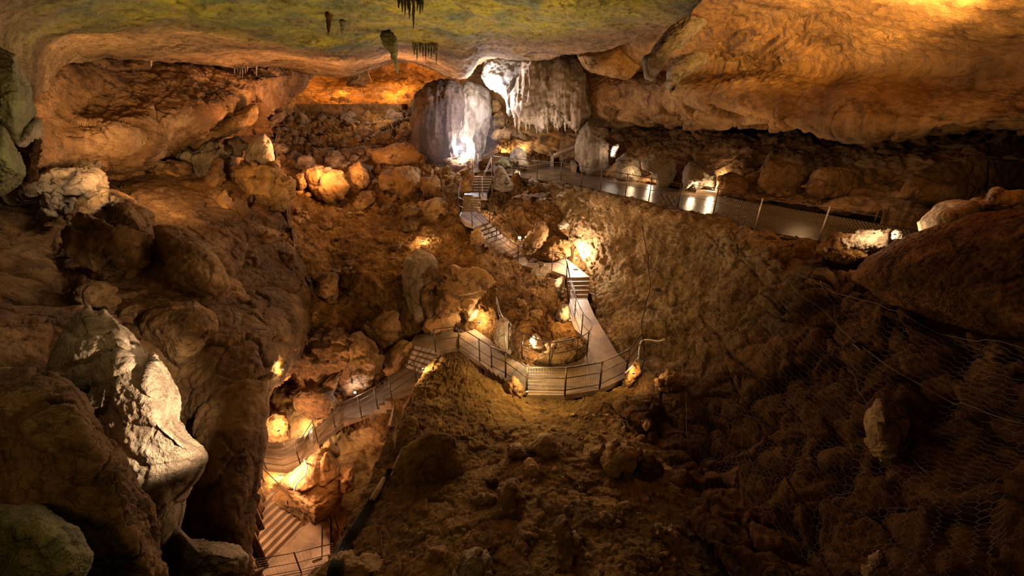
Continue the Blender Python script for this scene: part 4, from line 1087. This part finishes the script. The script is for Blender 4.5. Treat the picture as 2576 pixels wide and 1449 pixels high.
# ------------------------------------------------------------------ concrete paths and stairs
for nm, (pl, z) in SLABS.items():
    P = [W(u, v, z) for u, v in pl]
    a = sum(P[i - 1][0] * P[i][1] - P[i][0] * P[i - 1][1] for i in range(len(P)))
    if a < 0:
        P = P[::-1]
    o = MB().prism(P, thick=.2).build(nm, M['wetpath' if nm == 'floor_walkway' else 'concrete'])
    tag(o, kind='structure')

STAIR_LABEL = {
    'a': 'topmost concrete stair flight, starting from the upper walkway',
    'b': 'straight narrow stair flight between the two small upper landings',
    'c': 'long turning stair flight down to the bright landing',
    'd': 'short shaded stair flight below the bright landing',
    'e': 'short stair flight between loop path and lower path',
    'f': 'stair flight beside the upright tan boulder, with amber lamp',
    'g': 'low broad steps on the footbridge',
    'h': 'lit stair flight from footbridge to the orange landing',
    'i': 'wide bottom stair flight deep in the orange pit',
}
for key, (A, B, z1, Cc, D, z2, n) in STAIRS.items():
    a0, b0, c0, d0 = W(*A, z1), W(*B, z1), W(*Cc, z2), W(*D, z2)
    root = empty('staircase', (a0 + b0 + c0 + d0) / 4 * [1, 1, 0] + [0, 0, d0[2]], STAIR_LABEL[key], 'stairs', None)
    for i in range(n):
        f0, f1 = i / n, (i + 1) / n
        z = a0[2] + (d0[2] - a0[2]) * (i + 1) / n
        if i == n - 1:
            z += .012
        q = [a0 + (c0 - a0) * f0, b0 + (d0 - b0) * f0, b0 + (d0 - b0) * (f1 + .05 / n), a0 + (c0 - a0) * (f1 + .05 / n)]
        q = [np.array([p[0], p[1], z]) for p in q]
        if sum(q[k - 1][0] * q[k][1] - q[k][0] * q[k - 1][1] for k in range(4)) < 0:
            q = q[::-1]
        MB().prism(q, thick=.42).build('step', M['concrete'], root)


# ------------------------------------------------------------------ railings
def wires(mb, quad, du, dv, r, diag=False):
    """wire panel on the quad (bottom left, bottom right, top right, top left)"""
    a, b, c, d = [np.asarray(x, float) for x in quad]
    Wd = max(np.linalg.norm(b - a), .05)
    H = max(np.linalg.norm(d - a), .05)

    def pt(x, y):
        return a + (b - a) * x + (d - a) * y + (c - b - d + a) * x * y
    if not diag:
        for i in range(1, max(2, int(Wd / du))):
            x = i * du / Wd
            mb.tube([pt(x, 0), pt(x, 1)], r, 3, False)
        for j in range(0, int(H / dv) + 1):
            y = min(1, j * dv / H)
            mb.tube([pt(0, y), pt(1, y)], r, 3, False)
    else:
        k_ = -H
        while k_ < Wd:
            for sgn in (0, 1):
                x0, y0, x1, y1 = k_, 0., k_ + H, H
                if x0 < 0:
                    y0, x0 = -x0, 0
                if x1 > Wd:
                    y1, x1 = y1 - (x1 - Wd), Wd
                if x1 > x0:
                    X0, X1 = (x0, x1) if sgn == 0 else (Wd - x0, Wd - x1)
                    mb.tube([pt(X0 / Wd, y0 / H), pt(X1 / Wd, y1 / H)], r, 3, False)
            k_ += du


def railing(feet, z, label, h=1.05, rails=(1., .52), post_r=.024, rail_r=.018, panel=None, mat='iron', wire='wire', name='railing', closed=False, curve=None, post_mat=None, skip_posts=(), h_by=None, mid_mat=None):
    """feet: pixel feet of the posts with z a height or list of heights; panel (du, dv, r, diag, lo, hi, first, last)"""
    zs = z if isinstance(z, (list, tuple)) else [z] * len(feet)
    F_ = [W(u, v, zz) for (u, v), zz in zip(feet, zs)]
    root = empty(name, F_[0], label, 'railing')
    up = np.array([0, 0, 1.])
    for i, p in enumerate(F_):
        if i in skip_posts:
            continue
        MB().tube([p - .05 * up, p + (h + .03) * up], post_r, 8).build('post', M[post_mat or mat], root, True)
    path = np.array(F_)
    if curve:
        path = crom(path, curve)
    for k_, r in enumerate(rails):
        MB().tube(path + up * h * r, rail_r if k_ == 0 else rail_r * .7, 6).build('top_rail' if k_ == 0 else 'lower_rail', M[mat], root, True)
    if panel:
        du, dv, r, dg, lo, hi = panel[:6]
        i0, i1 = (panel[6], panel[7]) if len(panel) > 6 else (0, len(F_) - 1)
        mb = MB()
        src = F_[i0:i1 + 1] if not curve else list(path)
        for p, q in zip(src[:-1], src[1:]):
            wires(mb, (p + up * h * lo, q + up * h * lo, q + up * h * hi, p + up * h * hi), du, dv, r, dg)
        o = mb.build('wire_mesh', M[wire], root)
        o['kind'] = 'stuff'
    return root


railing([(1239, 434), (1303.6, 444.6), (1351, 451), (1411, 457), (1462, 468), (1510, 479.6), (1572.7, 493), (1631.8, 506.5), (1703.8, 524.5)], ZW, 'long iron railing along the far half of the upper walkway', rails=(1., .5), mat='iron', panel=(.3, .3, .003, True, .05, .5, 6, 8))
railing([(1703.8, 524.5), (1793, 542.5), (1898.5, 576), (2059.5, 604), (2262, 652)], ZW, 'chain-link fence with pale posts along the near walkway', rails=(1., .52), rail_r=.013, mat='iron', post_mat='galv', panel=(.10, .1, .0035, True, .03, .80), skip_posts=(0, 1, 4), name='chain_link_fence', h=1.1)
railing([(1703.8, 524.5), (1793, 542.5)], ZW, 'pair of dark rail posts between railing and chain-link fence', rails=(), name='fence_post')
railing([(1155, 541), (1158, 520), (1167, 492), (1183, 470)], [-5.7, -5.5, -5.15, -4.7], 'iron handrail on the outer side of the upper straight stairs', curve=16, rails=(1., .8), skip_posts=(1,))
railing([(1189, 428), (1204, 428)], ZW, 'two pale rail posts at the head of the stairs', rails=(1.,), mat='galv')
railing([(1237, 440), (1214, 492)], [ZW, -5.1], 'thin handrail beside the topmost stair flight', rails=(1., .85), mat='galv', rail_r=.014)
railing([(1206, 497), (1209, 528), (1232, 556)], [-5.1, -5.7, -5.7], 'curved handrail on the inner side of the straight stairs', curve=14, rails=(1., .75))
railing([(1232, 561), (1280, 600), (1312, 655)], [-5.9, -7.2, -8.0], 'iron handrail on the bank side of the turning stairs', rails=(1., .5), skip_posts=(2,))
railing([(1155, 545), (1188, 567), (1250, 625), (1303, 665)], [-5.7, -5.7, -7.2, -8.0], 'iron handrail on the open side of the turning stairs', rails=(1., .6, .2))
railing([(1303, 665), (1388, 681), (1416, 690), (1424, 712), (1432, 752), (1446, 790)], [-8.0, -8.0, -8.0, -8.15, -8.6, -8.6], 'curved mesh railing around the bright landing', curve=26, rails=(1., .9, .5), panel=(.14, .14, .0025, False, .05, .9), skip_posts=(2, 4))
railing([(1432, 760), (1444, 800), (1462, 845), (1482, 872), (1476, 895), (1449, 910), (1381, 925), (1313, 900), (1280, 877)], [-8.6] * 9, 'curved mesh railing ringing the yellow-brown rock', curve=44, rails=(1., .55, .1), panel=(.12, .12, .003, False, .05, 1.), skip_posts=(1, 3), wire='wire')
railing([(1155, 874), (1207, 909), (1237, 930)], [-9.5, -9.5, -9.45], 'iron railing on the outer side of the lower path', rails=(1., .5, .1), panel=(.14, .2, .0022, False, .1, 1.))
railing([(1237, 930), (1272, 949), (1325, 991), (1420.6, 993), (1508, 978), (1574, 944), (1604, 905)], [-9.4, -8.9, -8.6, -8.6, -8.6, -8.6, -8.4], 'mesh fence around the outer edge of the loop platform', rails=(1., .62, .17), post_r=.032, rail_r=.024, panel=(.085, .12, .0032, False, .17, 1.), skip_posts=(0, 6), name='mesh_fence')
railing([(1272, 897), (1286, 872), (1262, 845), (1250, 800)], [-9.3, -9.2, -9.2, -9.0], 'pale handrail along the curved channel wall', rails=(1., .7), mat='galv', curve=12, skip_posts=(1, 2))
railing([(1096, 883), (1155, 874)], -9.6, 'short handrail above the lower landing', rails=(1., .5))
railing([(985.4, 1004), (1047.5, 962), (1096, 884)], [-10.6, -10.6, -9.7], 'iron railing on the open side of the narrow stairs', rails=(1., .66, .33))
railing([(800, 1112), (843.6, 1076), (910, 1050), (950, 1028), (985.4, 1004)], [-12.0, -11.9, -11.4, -11.2, -10.6], 'long iron railing along the footbridge', rails=(1., .78, .55, .3), skip_posts=(0, 4))
railing([(652, 1180), (669, 1178), (718, 1184), (756, 1169), (776, 1148), (800, 1112)], [-12.8, -12.8, -12.8, -12.8, -12.75, -12.0], 'iron railing bending around the orange landing', rails=(1., .8, .55, .25), skip_posts=(2, 4))
railing([(664, 1210), (700, 1245), (780, 1325), (850, 1330)], [-13.2, -13.4, -14.5, -14.5], 'single bent handrail beside the bottom stairs', rails=(1.,), h=.95, skip_posts=(1, 2), rail_r=.02)
railing([(664, 1455), (757, 1438), (850, 1415)], -14.9, 'low mesh railing across the pit landing', rails=(1., .5, .1), panel=(.12, .12, .0025, False, .1, 1.))
b_ = [(742, 258), (787, 256), (832, 254), (876, 252), (913, 250), (948, 249), (967, 248), (1000, 250)]
root = railing(b_, [-.2] * 8, 'distant railing on the high ledge at the back', h=.9, rails=(1., .5), post_r=.03, rail_r=.025, mat='galv') if False else None
pts = [W(u, v, 37.5) for u, v in b_]
root = empty('railing', pts[0], 'distant thin railing on the high ledge at the back of the cave', 'railing')
for p in pts:
    MB().tube([p - [0, 0, .3], p + [0, 0, .95]], .022, 6).build('post', M['galv'], root, True)
for hh in (.92, .45):
    MB().tube([p + [0, 0, hh] for p in pts], .018, 6).build('top_rail' if hh > .5 else 'lower_rail', M['galv'], root, True)
P = [W(725, 262, 37.3), W(1010, 256, 37.3), W(1010, 256, 39.5), W(725, 262, 39.5)]
z_ = P[0][2]
o = MB().prism([np.array([p[0], p[1], z_]) for p in (P[0], P[1], P[1] + [0, 2.2, 0], P[0] + [0, 2.2, 0])], thick=.9).build('floor_high_ledge', M['brown'])
tag(o, kind='structure')

# kerbs, planter edge, boards
def wallstrip(name, px, z, h, th, mat, label, cat):
    P = [W(u, v, z) for u, v in px]
    mb = MB()
    for a, b in zip(P[:-1], P[1:]):
        d = (b - a) / np.linalg.norm(b - a)
        n = np.array([-d[1], d[0], 0])
        mb.prism([a + [0, 0, h] - n * th / 2, b + [0, 0, h] - n * th / 2, b + [0, 0, h] + n * th / 2, a + [0, 0, h] + n * th / 2], thick=h + .1)
    o = mb.build(name, M[mat])
    return tag(o, label, cat)


wallstrip('kerb', [(1310, 429), (1366, 419), (1388, 416)], ZW, .22, .18, 'concrete', 'low stone kerb by the tunnel at the far end of the walkway', 'kerb')
wallstrip('kerb', [(1430, 404), (1446, 434)], ZW, .5, .22, 'concrete', 'pale concrete wing wall beside the dark tunnel mouth', 'wall')
wallstrip('kerb', [(650, 1106), (672, 1116), (714, 1114)], -12.7, .32, .12, 'concrete', 'concrete planter edge below the orange glowing rock', 'kerb')
wallstrip('kerb', [(1388, 420), (1391, 392), (1400, 386)], ZW, .7, .25, 'concrete', 'pink-lit concrete side wall of the tunnel mouth', 'wall')
mb = MB().tube([W(1394, 392, 27), W(1446, 372, 26.4)], .16, 4)
tag(mb.build('plank', M['concrete']), 'leaning beam over the dark tunnel mouth', 'beam')
# glowing strip stone in the walkway niche
wallstrip('kerb', [(1752, 484), (1790, 489), (1828, 495)], ZW, .16, .2, 'pale', 'pale kerb stone lit by the niche lamps beside the walkway', 'kerb')
# pit side: concrete pier
wallstrip('pier', [(798, 1412), (800, 1330)], -14.9, .12, .3, 'concrete', 'low concrete edge at the foot of the bottom stairs', 'kerb')
# grey plate hanging under the footbridge
o = MB().tube(np.array([W(992, 1020, 15.9), W(990, 1045, 15.8), W(985, 1072, 15.6)]), [.05, .11, .16], 4).build('mesh_guard', M['rubble'])
tag(o, 'narrow tapering guard hanging below the footbridge', 'guard')

# ------------------------------------------------------------------ lamps one can see
def floodlight(u, v, label, watt, col=WARM, s=.09, off=.45, seen=False, lift=0., t=None, name='floodlight'):
    """a small flood turned at the rock it stands before; seen: turned to the lookout, its glass in view"""
    t = (t if t is not None else ground(u, v) - off)
    p = W(u, v, t)
    root = empty(name, p, label, 'lamp')
    s = s if seen else s * .6
    d = np.array([0, 0, CZ]) - p
    d = d / np.linalg.norm(d)
    f = d if seen else -d * .7 + np.array([0, 0, .7])
    f /= np.linalg.norm(f)
    x = np.cross(f, [0, 0, 1.])
    x /= np.linalg.norm(x)
    y = np.cross(f, x)
    MB().box(p - f * s * .5, x * s * 1.7, y * s * 1.2, f * s * .8).build('housing', M['housing'], root)
    ring = lambda r, q: [p + f * q + r * (math.cos(a) * x * 1.2 + math.sin(a) * y) for a in np.linspace(0, 2 * math.pi, 17)[:-1]]
    MB().add(ring(s * .62, -.1 * s) + ring(s * .6, .08 * s), [list(range(16))[::-1], list(range(16, 32))] + [[k, (k + 1) % 16, 16 + (k + 1) % 16, 16 + k] for k in range(16)]).build('lens', M['lens_white' if col is WHITE else 'lens_warm'], root)
    MB().tube([p - x * s * .9 - f * s * .5, p - x * s * .9 - f * s * .5 - [0, 0, s * 1.4], p + x * s * .9 - f * s * .5 - [0, 0, s * 1.4], p + x * s * .9 - f * s * .5], s * .08, 5).build('bracket', M['housing'], root)
    L = bpy.data.lights.new('lamp_light', 'POINT')
    L.energy, L.color, L.shadow_soft_size = watt, col, .05
    o = bpy.data.objects.new('lamp_light', L)
    o.location = f * (s * .5 + .06) + np.array([0, 0, lift])
    o.parent = root
    COL.objects.link(o)
    return root


W1, W2 = (1, .72, .42), (1, .78, .62)
for u, v, lb, watt, col, s, off, seen, *lift in [
        (1158, 372, 'strong white floodlight at the foot of the rock pillar', 520, WHITE, .2, .4, True),
        (1272, 372, 'amber lamp low in the niche behind the stairs', 130, W1, .1, .6, False),
        (1306, 362, 'amber lamp higher in the niche behind the stairs', 130, W1, .1, .6, False),
        (1546, 378, 'lamp in the gap beside the grey fluted column', 50, W2, .07, .4, False),
        (1592, 436, 'lamp behind the stubby pale column', 35, W1, .07, .35, False),
        (1638, 450, 'lamp at the foot of the arched grey rock', 70, W1, .08, .4, False),
        (1744, 472, 'lamp in the narrow niche by the walkway', 60, W1, .08, .4, False),
        (1792, 476, 'lamp under the low lit hollow by the walkway', 110, W1, .08, .4, False),
        (1812, 432, 'lamp in the small square hole above the walkway niches', 40, W1, .07, .3, False),
        (1226, 484, 'small lamp beside the topmost stair flight', 70, W2, .07, .4, False),
        (1229, 536, 'small lamp on the inner side of the turn landing', 45, W2, .07, .4, False),
        (1307, 598, 'pink-white lamp in front of the leaning slab', 90, W2, .1, .5, True),
        (1450, 650, 'brightest lamp on the bank behind the bright landing', 700, W2, .1, .8, False, .2),
        (1398, 705, 'lamp against the rock face under the bright landing', 45, W1, .07, .35, False),
        (1434, 806, 'amber lamp beside the sloping loop path', 80, (1, .62, .25), .08, .6, False, .25),
        (1205, 810, 'lamp in the crusted hollow at the lower path', 120, W1, .08, .5, False),
        (1332, 868, 'lamp inside the ring railing', 110, W1, .08, .5, False),
        (1326, 985, 'yellow lamp at the corner under the platform', 220, (1, .72, .3), .07, .7, False, .8),
        (1594, 938, 'lamp at the warm lit rock by the fence end', 45, (1, .62, .25), .06, .35, False),
        (1064, 928, 'amber lamp at the edge of the narrow stairs', 80, (1, .68, .35), .07, .4, False),
        (893, 987, 'small round white lamp over the footbridge', 40, WHITE, .05, .35, True),
        (700, 1082, 'orange lamp before the glowing rock at the landing', 130, (1, .6, .25), .08, .5, False),
        (781, 1078, 'lamp beside the lit stairs under the footbridge', 110, W1, .07, .4, False),
        (706, 1194, 'lamp under the edge of the orange landing', 110, (1, .62, .3), .07, .4, False),
        (1064, 606, 'amber lamp in the glowing niche on the earth slope', 70, W1, .08, .3, False),
        (712, 930, 'lamp lighting the yellow crusty rock', 45, (1, .66, .2), .06, .5, False),
        (2252, 588, 'lamp between the lit block and the shining stone post', 60, W1, .05, .4, False),
        (2200, 585, 'lamp turned on the brightly lit block', 50, W1, .05, .7, False)]:
    floodlight(u, v, lb, watt, col, s, off, seen, *lift)
floodlight(2390, 578, 'lamp hidden by the dark dome below the pale ridge', 60, W1, .05, t=9.0)

# damp air glowing round the white lamp
bv, bf = ball(14)
o = mesh('haze', W(1150, 345, 27.2) + bv * [3.0, 2.2, 2.4], bf, M['haze'])
tag(o, 'pale damp haze hanging round the white lamp at the rock pillar', 'haze', None, 'stuff')

# ------------------------------------------------------------------ wire netting over the near slope
_, G, Nn = RF
gy, gx = G.shape[:2]


def arc(D):
    c = np.concatenate([[0], np.cumsum(D)])
    return c / c[-1]


ax = arc(np.linalg.norm(np.diff(G[int(.25 * gy):int(.85 * gy), int(.345 * gx):int(.885 * gx)], axis=1), axis=2).mean(0))
ay = arc(np.linalg.norm(np.diff(G[int(.24 * gy):int(.86 * gy), int(.35 * gx):int(.9 * gx)], axis=0), axis=2).mean(1))


def onnet(a, b, lift=.10):
    """point of the netting: a across (0..1), b down (0..1)"""
    x = (.345 + .54 * np.interp(a, ax, np.linspace(0, 1, len(ax)))) * (gx - 1)
    y = (.24 + .62 * np.interp(b, ay, np.linspace(0, 1, len(ay)))) * (gy - 1)
    i, j = np.clip(y.astype(int), 0, gy - 2), np.clip(x.astype(int), 0, gx - 2)
    fy, fx = (y - i)[:, None], (x - j)[:, None]
    f = lambda Q: (Q[i, j] * (1 - fx) + Q[i, j + 1] * fx) * (1 - fy) + (Q[i + 1, j] * (1 - fx) + Q[i + 1, j + 1] * fx) * fy
    return f(Gs) + f(Nn) * lift


Gs = G.copy()
for _k in range(10):        # the net bridges the hollows
    Gs[1:-1, 1:-1] = (Gs[:-2, 1:-1] + Gs[2:, 1:-1] + Gs[1:-1, :-2] + Gs[1:-1, 2:]) / 4
root = empty('wire_netting', G[gy // 2, gx // 2], 'hexagonal wire netting draped over the dark slope', 'netting')
NX, NY = 56, 44
segs = []
for i in range(NX):
    for j in range(NY):
        cx, cy = i * 1.5, (j + (.5 if i % 2 else 0)) * math.sqrt(3)
        c = [(cx + math.cos(math.pi / 3 * k_), cy + math.sin(math.pi / 3 * k_)) for k_ in range(6)]
        for k_ in (0, 1, 2):
            segs.append((c[k_], c[k_ + 1]))
S = np.array(segs, float)
S[..., 0] = (S[..., 0] + 1) / (NX * 1.5 + 1)
S[..., 1] = (S[..., 1] + 1) / (NY * math.sqrt(3) + 2)
ok = (S >= 0).all((1, 2)) & (S <= 1).all((1, 2))
S = S[ok]
wob = lambda q: q + .004 * np.stack([pn(np.c_[q * 9, q[:, :1] * 0 + 3], 5), pn(np.c_[q * 9, q[:, :1] * 0 + 9], 6)], 1)
A_, B_ = onnet(*wob(S[:, 0]).T), onnet(*wob(S[:, 1]).T)
dv_ = B_ - A_
dv_ /= np.linalg.norm(dv_, axis=1)[:, None] + 1e-9
e1 = np.cross(dv_, [0, 0, 1.])
e1 /= np.linalg.norm(e1, axis=1)[:, None] + 1e-9
e2 = np.cross(dv_, e1)
V, Fq, r_ = [], [], .0036
for ang in (0, 2.094, 4.189):
    V += [A_ + r_ * (math.cos(ang) * e1 + math.sin(ang) * e2), B_ + r_ * (math.cos(ang) * e1 + math.sin(ang) * e2)]
n_ = len(A_)
V = np.concatenate(V)
ids = np.arange(n_)
for k_ in range(3):
    a0_, b0_ = (2 * k_) * n_ + ids, (2 * k_ + 1) * n_ + ids
    a1_, b1_ = (2 * ((k_ + 1) % 3)) * n_ + ids, (2 * ((k_ + 1) % 3) + 1) * n_ + ids
    Fq.append(np.stack([a0_, b0_, b1_, a1_], 1))
o = mesh('wire_mesh', V, np.concatenate(Fq), M['netwire'], root, False)
o['kind'] = 'stuff'
for q0, q1, r in (((0, 0), (0, 1), .016), ((.42, 0), (1, .35), .009), ((.0, 0), (1, .02), .009), ((.55, 0), (.9, .6), .006), ((.02, .05), (.25, 1), .007)):
    f = np.linspace(0, 1, 40)
    pts = onnet(q0[0] + (q1[0] - q0[0]) * f, q0[1] + (q1[1] - q0[1]) * f, .14)
    MB().tube(pts, r, 6).build('tension_cable', M['cable' if r > .012 else 'netwire'], root, True)
for a, b in ((.42, .02), (.7, .17), (.03, .3), (.12, .55)):
    p = onnet(np.array([a]), np.array([b]), .15)[0]
    pl = MB().box(p, np.array([.22, .05, .02]), np.array([-.04, .2, .05]), np.array([0, 0, .02])).build('anchor_plate', M['iron'], root)
    MB().tube([p - [0, 0, .05], p + [0, 0, .12]], .03, 8).build('bolt', M['iron'], pl, origin=(0, 0, 0)).location = (0, 0, 0)

# ------------------------------------------------------------------ cables
def cable(px, r, mat, label, lift=.05, t=None, name='cable', n=40):
    P = [W(u, v, (ground(u, v, 0) if t is None else t[i]) - lift) for i, (u, v) in enumerate(px)]
    o = MB().tube(crom(np.array(P), n), r, 6).build(name, M[mat], None, True)
    return tag(o, label, 'cable')


root = empty('cable_bundle', W(900, 1300, 8), 'bundle of black cables running down the earth mound, part sleeved in pale pipe', 'cable')
spine = [(982, 1178), (962, 1215), (940, 1250), (918, 1290), (893, 1330), (868, 1375), (846, 1420), (835, 1480)]
for k_ in range(9):
    P = [W(u + (k_ - 4) * 2.6 * (.5 + i * .16), v + (k_ % 3) * 1.5, ground(u + 10, v, 1) - .06 - .02 * (k_ % 3)) for i, (u, v) in enumerate(spine)]
    MB().tube(crom(np.array(P), 40), .011, 5).build('cable', M['cable'], root, True)
P = [W(u, v, ground(u + 8, v, 1) - .14) for u, v in [(968, 1205), (952, 1232), (936, 1258)]]
MB().tube(crom(np.array(P), 12), .06, 10).build('pipe_sleeve', M['mudpipe'], root, True)
cable([(1605, 908), (1612, 862), (1630, 855), (1655, 858), (1673, 854)], .03, 'pipe', 'pale hose snaking over rock above the platform fence end', .1)
cable([(1602, 902), (1590, 920), (1572, 938)], .02, 'pipe', 'short pale hose hanging at the fence end of the platform', .1)
cable([(765, 1155), (772, 1175), (768, 1195), (748, 1215), (740, 1235)], .022, 'pipe', 'pale pipe curving down the orange lit boulder', .12)
cable([(945, 1250), (950, 1290), (957, 1340), (962, 1390), (972, 1420)], .016, 'earth', 'mud-covered cable branching from the bundle', .03)
